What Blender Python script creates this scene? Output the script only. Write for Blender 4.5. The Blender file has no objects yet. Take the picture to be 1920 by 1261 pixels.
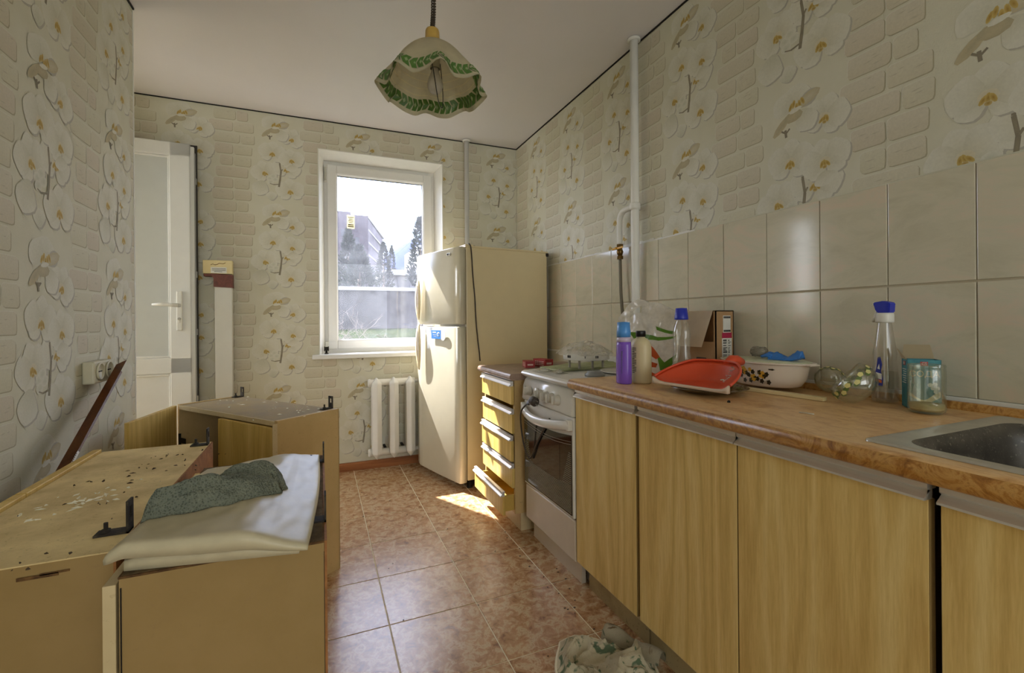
import bpy, bmesh, math, random
import numpy as np
from mathutils import Vector, Matrix, noise
random.seed(7)
R = math.radians
scene = bpy.context.scene
C = scene.collection

# ------------------------------------------------------------------ camera, sky, sun, exposure
CAM_H, FPX, CY, YAW, ROLL = 1.11, 861.0, 599.9, 0.39705, 0.007947
def _cam_axes():
    f = Vector((math.sin(YAW), math.cos(YAW), 0)); r = Vector((math.cos(YAW), -math.sin(YAW), 0)); d = Vector((0, 0, -1))
    return r*math.cos(ROLL)+d*math.sin(ROLL), -r*math.sin(ROLL)+d*math.cos(ROLL), f
CR, CD, CF = _cam_axes()
cd = bpy.data.cameras.new('camera'); cam = bpy.data.objects.new('camera', cd); C.objects.link(cam)
cd.sensor_width = 36; cd.lens = FPX/1920*36; cd.shift_y = -(630.5-CY)/1920; cd.clip_start = 0.02; cd.clip_end = 2000
m = Matrix.Identity(4)
for i in range(3):
    m[i][0] = CR[i]; m[i][1] = -CD[i]; m[i][2] = -CF[i]
m[2][3] = CAM_H
cam.matrix_world = m
scene.camera = cam

world = bpy.data.worlds.new('world'); scene.world = world; world.use_nodes = True
wn = world.node_tree; wn.nodes.clear()
SUN_DIR = Vector((0.54, -1.0, -1.2)).normalized()          # the way the sunlight travels
sky = wn.nodes.new('ShaderNodeTexSky'); sky.sky_type = 'NISHITA'; sky.sun_disc = False
sky.sun_elevation = math.asin(-SUN_DIR.z); sky.sun_rotation = math.atan2(-SUN_DIR.x, -SUN_DIR.y)
sky.air_density = 1.0; sky.dust_density = 0.6; sky.ozone_density = 1.0
cl = wn.nodes.new('ShaderNodeTexNoise'); cl.inputs['Scale'].default_value = 2.2; cl.inputs['Detail'].default_value = 6
tcw = wn.nodes.new('ShaderNodeTexCoord'); wn.links.new(tcw.outputs['Generated'], cl.inputs['Vector'])
rmp = wn.nodes.new('ShaderNodeValToRGB'); rmp.color_ramp.elements[0].position = .35; rmp.color_ramp.elements[1].position = .6
wn.links.new(cl.outputs['Fac'], rmp.inputs['Fac'])
SKY_GAIN = 0.60
sc_ = wn.nodes.new('ShaderNodeVectorMath'); sc_.operation = 'SCALE'; sc_.inputs['Scale'].default_value = SKY_GAIN
wn.links.new(sky.outputs[0], sc_.inputs[0])
mx = wn.nodes.new('ShaderNodeMix'); mx.data_type = 'RGBA'
wn.links.new(rmp.outputs[0], mx.inputs['Factor']); wn.links.new(sc_.outputs[0], mx.inputs['A']); mx.inputs['B'].default_value = (4.7, 4.7, 4.8, 1)
bg = wn.nodes.new('ShaderNodeBackground'); bg.inputs['Strength'].default_value = 1.0
wn.links.new(mx.outputs['Result'], bg.inputs['Color'])
wo = wn.nodes.new('ShaderNodeOutputWorld'); wn.links.new(bg.outputs[0], wo.inputs[0])

sd = bpy.data.lights.new('sun', 'SUN'); sd.energy = 18; sd.angle = R(0.6); sd.color = (1, .95, .86)
so = bpy.data.objects.new('sun', sd); C.objects.link(so)
so.rotation_euler = SUN_DIR.to_track_quat('-Z', 'Y').to_euler()
# unseen fill lamp added behind the camera to brighten the room; no window there
ad = bpy.data.lights.new('rear_fill', 'AREA'); ad.shape = 'RECTANGLE'; ad.size = 2.6; ad.size_y = 2.2; ad.energy = 30; ad.color = (.90, .96, 1)
ao = bpy.data.objects.new('rear_fill', ad); C.objects.link(ao)
ao.location = (0.2, -3.7, 1.35); ao.rotation_euler = (R(90), 0, 0)
# second fill lamp added out of view; the left wall is opened for it
ad2 = bpy.data.lights.new('left_fill', 'AREA'); ad2.shape = 'RECTANGLE'; ad2.size = 1.9; ad2.size_y = 1.3; ad2.energy = 4; ad2.color = (.94, .97, 1)
ao2 = bpy.data.objects.new('left_fill', ad2); C.objects.link(ao2)
ao2.location = (-1.5, -1.0, 1.45); ao2.rotation_euler = (0, R(-90), 0)

scene.view_settings.view_transform = 'Standard'; scene.view_settings.look = 'None'
scene.view_settings.exposure = 1.05; scene.view_settings.gamma = 1.0; scene.view_settings.use_curve_mapping = False

# ------------------------------------------------------------------ helpers
def L(h):
    "sRGB 0-255 triple to linear"
    return tuple(((c/255)/12.92 if c/255 <= .04045 else ((c/255+.055)/1.055)**2.4) for c in h)

def ray(px, py):
    return CR*((px-960)/FPX)+CD*((py-CY)/FPX)+CF
def onY(px, py, Y):
    d = ray(px, py); return Vector((0, 0, CAM_H))+d*(Y/d.y)

class MB:
    "collects shapes; build() links them as one mesh object"
    def __init__(s): s.bm = bmesh.new()
    def add(s, verts, faces, mi=0, smooth=False):
        vs = [s.bm.verts.new(v) for v in verts]
        for f in faces:
            try:
                fc = s.bm.faces.new([vs[i] for i in f]); fc.material_index = mi; fc.smooth = smooth
            except ValueError: pass
        return vs
    def box(s, x0, x1, y0, y1, z0, z1, bev=0, mi=0, seg=2):
        t = bmesh.new()
        v = [t.verts.new(p) for p in ((x0,y0,z0),(x1,y0,z0),(x1,y1,z0),(x0,y1,z0),(x0,y0,z1),(x1,y0,z1),(x1,y1,z1),(x0,y1,z1))]
        for f in ((3,2,1,0),(4,5,6,7),(0,1,5,4),(1,2,6,5),(2,3,7,6),(3,0,4,7)): t.faces.new([v[i] for i in f])
        if bev:
            bmesh.ops.bevel(t, geom=list(t.edges), offset=bev, segments=seg, profile=.5, affect='EDGES')
        s.merge(t, mi, False); return s
    def merge(s, t, mi=0, smooth=None, mat=None):
        t.verts.ensure_lookup_table()
        mp = {}
        for v in t.verts: mp[v] = s.bm.verts.new(mat @ v.co if mat else v.co)
        for f in t.faces:
            try:
                n = s.bm.faces.new([mp[v] for v in f.verts]); n.material_index = mi if mi is not None else f.material_index
                n.smooth = f.smooth if smooth is None else smooth
            except ValueError: pass
        t.free()
    def prism(s, poly, axis, a0, a1, mi=0, smooth=False):
        "poly 2-D outline extruded along axis: x -> (y,z), y -> (x,z), z -> (x,y)"
        def P(p, a): return {'x': (a, p[0], p[1]), 'y': (p[0], a, p[1]), 'z': (p[0], p[1], a)}[axis]
        n = len(poly)
        vs = [P(p, a0) for p in poly]+[P(p, a1) for p in poly]
        fs = [(i, (i+1) % n, (i+1) % n+n, i+n) for i in range(n)]
        V = s.add(vs, fs, mi, smooth)
        for idx in (range(n-1, -1, -1), range(n, 2*n)):
            try:
                f = s.bm.faces.new([V[i] for i in idx]); f.material_index = mi
            except ValueError: pass
        return s
    def lathe(s, prof, c=(0, 0, 0), n=24, mi=0, smooth=True, sx=1, sy=1, rot=None, close=False, fn=None):
        c = Vector(c); vs = []; fs = []
        for k, (r, z) in enumerate(prof):
            for i in range(n):
                a = 2*math.pi*i/n
                rr = r; zz = z
                if fn: rr, zz = fn(a, r, z, k)
                p = Vector((rr*math.cos(a)*sx, rr*math.sin(a)*sy, zz))
                if rot: p = rot @ p
                vs.append(p+c)
        for k in range(len(prof)-1):
            for i in range(n):
                j = (i+1) % n; fs.append((k*n+i, k*n+j, (k+1)*n+j, (k+1)*n+i))
        s.add(vs, fs, mi, smooth)
        return s
    def cyl(s, p0, p1, r, n=12, mi=0, r1=None, smooth=True):
        p0 = Vector(p0); p1 = Vector(p1); d = (p1-p0); q = d.to_track_quat('Z', 'Y').to_matrix()
        r1 = r if r1 is None else r1; l = d.length
        e = min(r, r1)*.0
        s.lathe([(0, 0), (r, 0), (r, 0), (r1, l), (r1, l), (0, l)], p0, n, mi, smooth, rot=q)
        return s
    def tube(s, path, r, n=8, mi=0, closed=False):
        P = [Vector(p) for p in path]; m = len(P); vs = []; fs = []
        up = Vector((0, 0, 1)); prev = None
        for i, p in enumerate(P):
            t = (P[min(i+1, m-1)]-P[max(i-1, 0)])
            if t.length < 1e-9: t = Vector((0, 0, 1))
            t.normalize()
            if prev is None:
                a = t.orthogonal().normalized()
            else:
                a = prev-t*prev.dot(t)
                a = a.normalized() if a.length > 1e-6 else t.orthogonal().normalized()
            prev = a; b = t.cross(a)
            rr = r[i] if isinstance(r, (list, tuple)) else r
            for k in range(n):
                an = 2*math.pi*k/n; vs.append(p+a*math.cos(an)*rr+b*math.sin(an)*rr)
        for i in range(m-1):
            for k in range(n):
                j = (k+1) % n; fs.append((i*n+k, i*n+j, (i+1)*n+j, (i+1)*n+k))
        V = s.add(vs, fs, mi, True)
        for idx in (range(n-1, -1, -1), range((m-1)*n, m*n)):
            try:
                f = s.bm.faces.new([V[i] for i in idx]); f.material_index = mi
            except ValueError: pass
        return s
    def grid(s, fn, nu, nv, mi=0, smooth=True):
        vs = [fn(i/nu, j/nv) for j in range(nv+1) for i in range(nu+1)]
        fs = [(j*(nu+1)+i, j*(nu+1)+i+1, (j+1)*(nu+1)+i+1, (j+1)*(nu+1)+i) for j in range(nv) for i in range(nu)]
        s.add(vs, fs, mi, smooth); return s
    def slab(s, top, bot, nu, nv, mi=0):
        "closed sheet between two functions of (u,v)"
        N = (nu+1)*(nv+1)
        vs = [Vector(top(i/nu, j/nv)) for j in range(nv+1) for i in range(nu+1)]+[Vector(bot(i/nu, j/nv)) for j in range(nv+1) for i in range(nu+1)]
        g = lambda i, j: j*(nu+1)+i
        fs = []
        for j in range(nv):
            for i in range(nu):
                fs.append((g(i, j), g(i+1, j), g(i+1, j+1), g(i, j+1))); fs.append(tuple(N+k for k in (g(i, j+1), g(i+1, j+1), g(i+1, j), g(i, j))))
        for i in range(nu):
            fs.append((g(i+1, 0), g(i, 0), N+g(i, 0), N+g(i+1, 0))); fs.append((g(i, nv), g(i+1, nv), N+g(i+1, nv), N+g(i, nv)))
        for j in range(nv):
            fs.append((g(0, j), g(0, j+1), N+g(0, j+1), N+g(0, j))); fs.append((g(nu, j+1), g(nu, j), N+g(nu, j), N+g(nu, j+1)))
        s.add(vs, fs, mi, True); return s
    def build(s, name, mats, parent=None, world=False, normals=True, props=None):
        if world and parent is not None:
            inv = TM[root_of(parent).name].inverted()
            bmesh.ops.transform(s.bm, matrix=inv, verts=s.bm.verts)
        if normals and len(s.bm.faces): bmesh.ops.recalc_face_normals(s.bm, faces=s.bm.faces)
        me = bpy.data.meshes.new(name); s.bm.to_mesh(me); s.bm.free()
        for mm in (mats if isinstance(mats, (list, tuple)) else [mats]): me.materials.append(mm)
        o = bpy.data.objects.new(name, me); C.objects.link(o)
        if parent is not None: o.parent = parent
        if props:
            for k, v in props.items(): o[k] = v
        return o

TM = {}
def root_of(o):
    while o.parent: o = o.parent
    return o
def thing(name, label, cat, loc=(0, 0, 0), rotz=0, group=None, kind=None):
    o = bpy.data.objects.new(name, None); C.objects.link(o); o.empty_display_size = .05
    o.location = loc; o.rotation_euler = (0, 0, rotz)
    o['label'] = label; o['category'] = cat
    if group: o['group'] = group
    if kind: o['kind'] = kind
    TM[o.name] = Matrix.Translation(Vector(loc)) @ Matrix.Rotation(rotz, 4, 'Z')
    return o
def tag(o, label, cat, group=None, kind=None):
    o['label'] = label; o['category'] = cat
    if group: o['group'] = group
    if kind: o['kind'] = kind
    return o
def struct(o, label=None):
    o['kind'] = 'structure'
    if label: o['label'] = label
    TM[o.name] = Matrix.Identity(4)
    return o

# ------------------------------------------------------------------ materials
def newmat(name):
    mt = bpy.data.materials.new(name); mt.use_nodes = True; t = mt.node_tree
    b = t.nodes['Principled BSDF']; return mt, t, b
def coords(t, scale=(1, 1, 1), kind='Object', rnd=False):
    tc = t.nodes.new('ShaderNodeTexCoord'); mp = t.nodes.new('ShaderNodeMapping'); mp.inputs['Scale'].default_value = scale
    t.links.new(tc.outputs[kind], mp.inputs['Vector'])
    if rnd:
        oi = t.nodes.new('ShaderNodeObjectInfo'); mu = t.nodes.new('ShaderNodeVectorMath'); mu.operation = 'SCALE'
        cmb = t.nodes.new('ShaderNodeCombineXYZ'); 
        for k in range(3): t.links.new(oi.outputs['Random'], cmb.inputs[k])
        t.links.new(cmb.outputs[0], mu.inputs[0]); mu.inputs['Scale'].default_value = 37
        t.links.new(mu.outputs[0], mp.inputs['Location'])
    return mp.outputs[0]
def noise_n(t, vec, scale, detail=5, rough=.6, dist=0):
    n = t.nodes.new('ShaderNodeTexNoise'); n.inputs['Scale'].default_value = scale; n.inputs['Detail'].default_value = detail
    n.inputs['Roughness'].default_value = rough; n.inputs['Distortion'].default_value = dist
    t.links.new(vec, n.inputs['Vector']); return n.outputs['Fac']
def ramp(t, fac, stops):
    r = t.nodes.new('ShaderNodeValToRGB'); e = r.color_ramp.elements
    while len(e) < len(stops): e.new(.5)
    for i, (p, c) in enumerate(stops):
        e[i].position = p; e[i].color = (*c, 1) if len(c) == 3 else c
    t.links.new(fac, r.inputs['Fac']); return r.outputs['Color']
def mixc(t, fac, a, b, mode='MIX'):
    mxn = t.nodes.new('ShaderNodeMix'); mxn.data_type = 'RGBA'; mxn.blend_type = mode
    for key, v in (('Factor', fac), ('A', a), ('B', b)):
        if hasattr(v, 'is_output'): t.links.new(v, mxn.inputs[key])
        elif key == 'Factor': mxn.inputs[key].default_value = v
        else: mxn.inputs[key].default_value = (*v, 1)
    return mxn.outputs['Result']
def bump(t, b, h, strength=.3, dist=.002):
    bn = t.nodes.new('ShaderNodeBump'); bn.inputs['Strength'].default_value = strength; bn.inputs['Distance'].default_value = dist
    t.links.new(h, bn.inputs['Height']); t.links.new(bn.outputs[0], b.inputs['Normal'])
def plain(name, col, rough=.5, metal=0, var=.06, vscale=12, bmp=0, bscale=80, spec=.5, stretch=(1, 1, 1), coat=0):
    "a colour with soft mottling and fine relief"
    mt, t, b = newmat(name); c = L(col); v = coords(t, stretch)
    n = noise_n(t, v, vscale)
    lo = tuple(x*(1-var) for x in c); hi = tuple(min(1, x*(1+var)) for x in c)
    t.links.new(ramp(t, n, [(.3, lo), (.7, hi)]), b.inputs['Base Color'])
    b.inputs['Roughness'].default_value = rough; b.inputs['Metallic'].default_value = metal; b.inputs['Specular IOR Level'].default_value = spec
    if coat: b.inputs['Coat Weight'].default_value = coat; b.inputs['Coat Roughness'].default_value = .08
    if bmp: bump(t, b, noise_n(t, v, bscale, 4), bmp)
    return mt
def dirty(name, col, col2, rough=.7, scale=6, lo=.45, hi=.7, bmp=.2, bscale=120, fine=True, spec=.3, col3=None):
    "a colour worn towards a second one in patches"
    mt, t, b = newmat(name); v = coords(t)
    n = noise_n(t, v, scale, 8, .65)
    c = ramp(t, n, [(lo, L(col)), (hi, L(col2))])
    if fine:
        n2 = noise_n(t, v, scale*14, 3, .7)
        c = mixc(t, ramp(t, n2, [(.6, (0, 0, 0)), (.75, (.6, .6, .6))]), c, L(col3 or col2))
    t.links.new(c, b.inputs['Base Color']); b.inputs['Roughness'].default_value = rough; b.inputs['Specular IOR Level'].default_value = spec
    if bmp: bump(t, b, noise_n(t, v, bscale, 4), bmp)
    return mt
def wood(name, base, dark, light, axis='z', rough=.45, spec=.4, rnd=True, gscale=1.0):
    "laminate with straight grain and cathedral figure running along axis"
    mt, t, b = newmat(name)
    k = {'x': (.06, 1, 1), 'y': (1, .06, 1), 'z': (1, 1, .06)}[axis]
    k2 = {'x': (.075, 1, 1), 'y': (1, .075, 1), 'z': (1, 1, .075)}[axis]
    v = coords(t, tuple(q*gscale for q in k), rnd=rnd); v2 = coords(t, tuple(q*gscale for q in k2), rnd=rnd)
    fine = noise_n(t, v, 190, 4, .7)
    fig = noise_n(t, v2, 8.5, 1.2, .4)
    mu = t.nodes.new('ShaderNodeMath'); mu.operation = 'MULTIPLY'; mu.inputs[1].default_value = 34; t.links.new(fig, mu.inputs[0])
    si = t.nodes.new('ShaderNodeMath'); si.operation = 'SINE'; t.links.new(mu.outputs[0], si.inputs[0])
    ab = t.nodes.new('ShaderNodeMath'); ab.operation = 'MULTIPLY_ADD'; ab.inputs[1].default_value = .5; ab.inputs[2].default_value = .5; t.links.new(si.outputs[0], ab.inputs[0])
    c1 = ramp(t, fine, [(.32, L(dark)), (.52, L(base)), (.72, L(light))])
    c2 = ramp(t, ab.outputs[0], [(.0, L(light)), (.4, L(base)), (.8, L(base)), (1, L(dark))])
    t.links.new(mixc(t, .5, c1, c2), b.inputs['Base Color'])
    b.inputs['Roughness'].default_value = rough; b.inputs['Specular IOR Level'].default_value = spec
    bump(t, b, fine, .06, .001)
    return mt
def burl(name, stops, scale=14, dist=2.5, rough=.3, rnd=False, kind='Object', spec=.5, bmp=0, stretch=(1, 1, 1), fine=0):
    mt, t, b = newmat(name); v = coords(t, stretch, kind, rnd)
    n = noise_n(t, v, scale, 7, .68, dist)
    c = ramp(t, n, [(p, L(q)) for p, q in stops])
    if fine:
        n2 = noise_n(t, v, scale*9, 3, .6)
        c = mixc(t, fine, c, ramp(t, n2, [(.3, L(stops[0][1])), (.7, L(stops[-1][1]))]))
    t.links.new(c, b.inputs['Base Color']); b.inputs['Roughness'].default_value = rough; b.inputs['Specular IOR Level'].default_value = spec
    if bmp: bump(t, b, n, bmp, .002)
    return mt
def clear(name, tint=(255, 255, 255), gloss=.06, haze=0.0, hazecol=(235, 235, 235), rough=.03, edge=.5, hazescale=0, hazelo=.35, hazehi=.75):
    "thin clear sheet: lets light through, mirrors a little, more at grazing angles, with dirt as haze"
    mt, t, b = newmat(name); t.nodes.remove(b); out = t.nodes['Material Output']
    tr = t.nodes.new('ShaderNodeBsdfTransparent'); tr.inputs[0].default_value = (*L(tint), 1)
    gl = t.nodes.new('ShaderNodeBsdfGlossy'); gl.inputs['Roughness'].default_value = rough
    fr = t.nodes.new('ShaderNodeLayerWeight'); fr.inputs['Blend'].default_value = .25
    mr = t.nodes.new('ShaderNodeMapRange'); mr.inputs['To Min'].default_value = gloss; mr.inputs['To Max'].default_value = edge
    t.links.new(fr.outputs['Facing'], mr.inputs['Value'])
    pw = t.nodes.new('ShaderNodeMixShader'); t.links.new(mr.outputs[0], pw.inputs[0]); t.links.new(tr.outputs[0], pw.inputs[1]); t.links.new(gl.outputs[0], pw.inputs[2])
    last = pw.outputs[0]
    if haze:
        df = t.nodes.new('ShaderNodeBsdfDiffuse'); df.inputs[0].default_value = (*L(hazecol), 1)
        tl = t.nodes.new('ShaderNodeBsdfTranslucent'); tl.inputs[0].default_value = (*L(hazecol), 1)
        m2 = t.nodes.new('ShaderNodeMixShader'); m2.inputs[0].default_value = .5
        t.links.new(df.outputs[0], m2.inputs[1]); t.links.new(tl.outputs[0], m2.inputs[2])
        m3 = t.nodes.new('ShaderNodeMixShader'); t.links.new(last, m3.inputs[1]); t.links.new(m2.outputs[0], m3.inputs[2])
        if hazescale:
            n = noise_n(t, coords(t), hazescale, 8, .7)
            r = t.nodes.new('ShaderNodeMapRange'); r.inputs['From Min'].default_value = hazelo; r.inputs['From Max'].default_value = hazehi
            r.inputs['To Min'].default_value = haze*.35; r.inputs['To Max'].default_value = haze*1.6
            t.links.new(n, r.inputs['Value']); t.links.new(r.outputs[0], m3.inputs[0])
        else: m3.inputs[0].default_value = haze
        last = m3.outputs[0]
    t.links.new(last, out.inputs['Surface'])
    return mt
def thin(name, col, rough=.4, trans=.4, gloss=.1):
    "a translucent sheet (plastic film, frosted shade)"
    mt, t, b = newmat(name); out = t.nodes['Material Output']
    v = coords(t); n = noise_n(t, v, 25)
    c = L(col); cc = ramp(t, n, [(.3, tuple(x*.93 for x in c)), (.7, tuple(min(1, x*1.05) for x in c))])
    t.links.new(cc, b.inputs['Base Color']); b.inputs['Roughness'].default_value = rough
    tl = t.nodes.new('ShaderNodeBsdfTranslucent'); t.links.new(cc, tl.inputs[0])
    m = t.nodes.new('ShaderNodeMixShader'); m.inputs[0].default_value = trans
    t.links.new(b.outputs[0], m.inputs[1]); t.links.new(tl.outputs[0], m.inputs[2]); t.links.new(m.outputs[0], out.inputs['Surface'])
    return mt
def printed(name, rough=.8, spec=.25, grain=.05):
    "flat print: colours from the mesh, with a little paper grain"
    mt, t, b = newmat(name); a = t.nodes.new('ShaderNodeAttribute'); a.attribute_name = 'Col'
    n = noise_n(t, coords(t), 160, 3); g = ramp(t, n, [(.25, ((1-grain*2)*.965, 1-grain*2, (1-grain*2)*1.09)), (.75, (.965, 1, 1.09))])
    t.links.new(mixc(t, 1.0, a.outputs['Color'], g, 'MULTIPLY'), b.inputs['Base Color'])
    b.inputs['Roughness'].default_value = rough; b.inputs['Specular IOR Level'].default_value = spec
    return mt

M = {}
def wall_mat():
    mt, t, b = newmat('wallpaper_stucco'); v = coords(t)
    n = noise_n(t, v, 5, 4); c = ramp(t, n, [(.3, L((207, 204, 182))), (.7, L((215, 212, 193)))])
    t.links.new(c, b.inputs['Base Color']); b.inputs['Roughness'].default_value = .75; b.inputs['Specular IOR Level'].default_value = .3
    bump(t, b, noise_n(t, v, 230, 3, .6), .35, .002)
    return mt
M['wall'] = wall_mat()
M['print'] = printed('wallpaper_print', .7)
M['paint_white'] = plain('white_paint', (228, 226, 218), .45, var=.03)
M['ceiling'] = plain('satin_ceiling', (226, 222, 222), .38, var=.02, vscale=2)
M['plain_wall'] = plain('hall_wall', (205, 196, 172), .8, var=.03)
M['tile'] = burl('wall_tile_glaze', [(.3, (198, 192, 168)), (.5, (209, 203, 180)), (.62, (217, 202, 180)), (.75, (208, 204, 184))], 5, .8, .12, True, stretch=(1, 1, 2.2))
M['grout'] = plain('grout', (196, 184, 158), .85)
M['floor_tile'] = burl('floor_tile_marbled', [(.33, (118, 80, 52)), (.43, (196, 150, 102)), (.5, (214, 172, 124)), (.57, (244, 220, 176)), (.64, (206, 164, 116)), (.72, (150, 108, 76))], 24, .5, .26, True, fine=.4, bmp=.05, spec=.8)
M['floor_grout'] = plain('floor_grout', (236, 224, 194), .9, var=.1)
M['pvc'] = plain('white_pvc', (232, 231, 226), .3, var=.015)
M['pvc_door'] = plain('white_pvc_door', (222, 222, 216), .35, var=.02)
M['rubber'] = plain('dark_rubber', (48, 44, 40), .7)
M['oak'] = wood('yellow_oak_laminate', (230, 198, 124), (208, 172, 98), (244, 218, 150))
M['oak_left'] = wood('oak_laminate_old', (216, 182, 100), (196, 160, 80), (230, 200, 124))
M['skirt'] = wood('brown_skirting', (150, 92, 48), (126, 74, 36), (170, 110, 62), 'x')
M['alu'] = plain('brushed_aluminium', (226, 222, 214), .42, .55, .05, 40, stretch=(1, .05, 1))
M['steel'] = plain('dull_stainless', (206, 202, 190), .34, .7, .08, 30)
M['basin_steel'] = dirty('stained_sink_steel', (84, 78, 68), (50, 46, 40), .4, 9, .4, .62, .1, 90, col3=(190, 184, 164), spec=.6)
M['enamel'] = plain('white_enamel', (226, 222, 212), .18, var=.025)
M['beige_enamel'] = plain('warm_white_enamel', (214, 202, 184), .25, var=.03)
M['fridge'] = plain('cream_fridge', (226, 208, 164), .3, var=.02, spec=.6)
M['fridge_door'] = plain('cream_fridge_door', (206, 198, 172), .13, var=.02, spec=.8, bmp=.006, bscale=7)
M['black'] = plain('black_plastic', (24, 23, 22), .4)
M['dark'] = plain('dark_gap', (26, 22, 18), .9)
M['grey_plastic'] = plain('grey_plastic', (150, 150, 146), .4)
M['white_plastic'] = plain('white_plastic', (222, 220, 210), .35)
M['ivory_plastic'] = plain('ivory_plastic', (204, 198, 172), .35)
M['side_beige'] = dirty('beige_laminate_worn', (160, 132, 84), (151, 124, 75), .55, 5, .4, .7, .04, 60, fine=True, col3=(152, 124, 82))
M['side_tan'] = dirty('tan_laminate_worn', (208, 178, 124), (198, 167, 112), .55, 5, .4, .7, .04, 60, fine=True, col3=(168, 138, 92))
M['side_cream'] = dirty('cream_laminate_worn', (214, 194, 152), (202, 180, 136), .5, 4, .4, .7, .03, 60, fine=True, col3=(170, 144, 100))
M['dusty'] = dirty('dusty_cabinet_top', (236, 212, 156), (196, 170, 120), .95, 7, .35, .7, .5, 220, col3=(150, 126, 86))
M['fibre'] = burl('hardboard_brown', [(.3, (132, 84, 42)), (.6, (166, 112, 60)), (.75, (188, 136, 84))], 30, .5, .75)
M['chip_edge'] = dirty('raw_chipboard_edge', (120, 88, 52), (82, 58, 36), .95, 40, .4, .6, .6, 200)
M['iron'] = dirty('dusty_dark_iron', (52, 47, 42), (92, 84, 70), .8, 40, .5, .75, .3, 120)
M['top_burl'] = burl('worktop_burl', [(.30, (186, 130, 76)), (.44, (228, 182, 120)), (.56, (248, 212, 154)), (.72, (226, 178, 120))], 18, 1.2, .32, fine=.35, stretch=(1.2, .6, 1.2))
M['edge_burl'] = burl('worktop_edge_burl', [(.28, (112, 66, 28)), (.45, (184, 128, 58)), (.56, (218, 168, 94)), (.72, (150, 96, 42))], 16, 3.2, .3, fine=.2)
M['plinth'] = dirty('grubby_plinth', (186, 168, 126), (160, 138, 98), .6, 5, .45, .7, .05, 60, col3=(96, 74, 48))

# ------------------------------------------------------------------ setting
XR, YB, ZC, XL, YP = 1.573, 3.625, 2.578, -0.794, 2.655       # right wall, back wall, ceiling, left wall and its end
XRec, YF = -1.62, -3.8

b = MB(); b.box(-2.6, 1.9, YF-.1, YB+.35, -.2, -.0018); floor = struct(b.build('floor', M['floor_grout']))
P = .3335; X0, Y0 = .2277, 1.7245
tile_me = None
for i in range(-6, 5):
    for j in range(-9, 7):
        x0 = X0+P*(i-1); y0 = Y0+P*(j-1)
        if y0 > YB or x0 > XR or x0+P < XRec or y0 < -.9: continue
        if x0+P < XL and y0+P < YP: continue
        if tile_me is None:
            t = MB(); t.box(.0022, P-.0022, .0022, P-.0022, -.006, 0, .0008, seg=1); o = t.build('tile', M['floor_tile'], floor); tile_me = o.data
        else:
            o = bpy.data.objects.new('tile', tile_me); C.objects.link(o); o.parent = floor
        o.location = (x0, y0, random.uniform(-.0004, 0))
b = MB(); b.box(-2.6, 1.9, YF-.1, YB+.35, ZC, ZC+.2); ceiling = struct(b.build('ceiling', M['ceiling']))

# right wall with its tiles
b = MB(); b.box(XR, XR+.2, YF, YB+.35, 0, ZC); wall_right = struct(b.build('wall_right', M['wall']))
b = MB(); b.box(XR-.0035, XR+.01, -1.2, YB, .895, 1.507); b.build('grout_bed', M['grout'], wall_right)
wt = None
for r, (z0, z1) in enumerate(((.896, 1.2035), (1.2035, 1.508))):
    for k in range(-8, 15):
        y0 = .629+.2008*k
        if wt is None:
            t = MB(); t.box(-.0085, 0, .0014, .1994, .0014, .3031, .0016, seg=2); o = t.build('tile', M['tile'], wall_right); wt = o.data
        else:
            o = bpy.data.objects.new('tile', wt); C.objects.link(o); o.parent = wall_right
        o.location = (XR+random.uniform(-.0006, .0006), y0, z0)
b = MB(); b.box(XR-.012, XR, -1.2, YB-.05, .884, .8965, .002); b.build('tile_edge_trim', M['paint_white'], wall_right)
b = MB()
for q in range(60):
    y = 1.6+q*.03; b.box(XR-.006, XR, y, y+.033, 1.506, 1.511+random.random()*.006+(.006 if 1.85 < y < 2.2 else 0))
b.build('filler_line', M['paint_white'], wall_right)
# ceiling edge: dark strips put in to paint the shadow line of the stretched ceiling
b = MB(); b.box(XR-.006, XR, YF, YB, ZC-.007, ZC); struct(b.build('ceiling_shade_strip_1', M['dark']))
b = MB(); b.box(XRec, XR, YB-.006, YB, ZC-.006, ZC); struct(b.build('ceiling_shade_strip_2', M['dark']))
b = MB(); b.box(XL-.001, XL+.007, YF, YP, ZC-.008, ZC); struct(b.build('ceiling_shade_strip_3', M['dark']))

# back wall with the window opening
WX0, WX1, WZ0, WZ1 = 0.0, .922, .84, 2.37
b = MB()
for q in ((XRec-.1, WX0, 0, ZC), (WX1, XR+.2, 0, ZC), (WX0, WX1, 0, WZ0), (WX0, WX1, WZ1, ZC)):
    b.box(q[0], q[1], YB, YB+.33, q[2], q[3])
wall_back = struct(b.build('wall_back', M['wall']))
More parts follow.
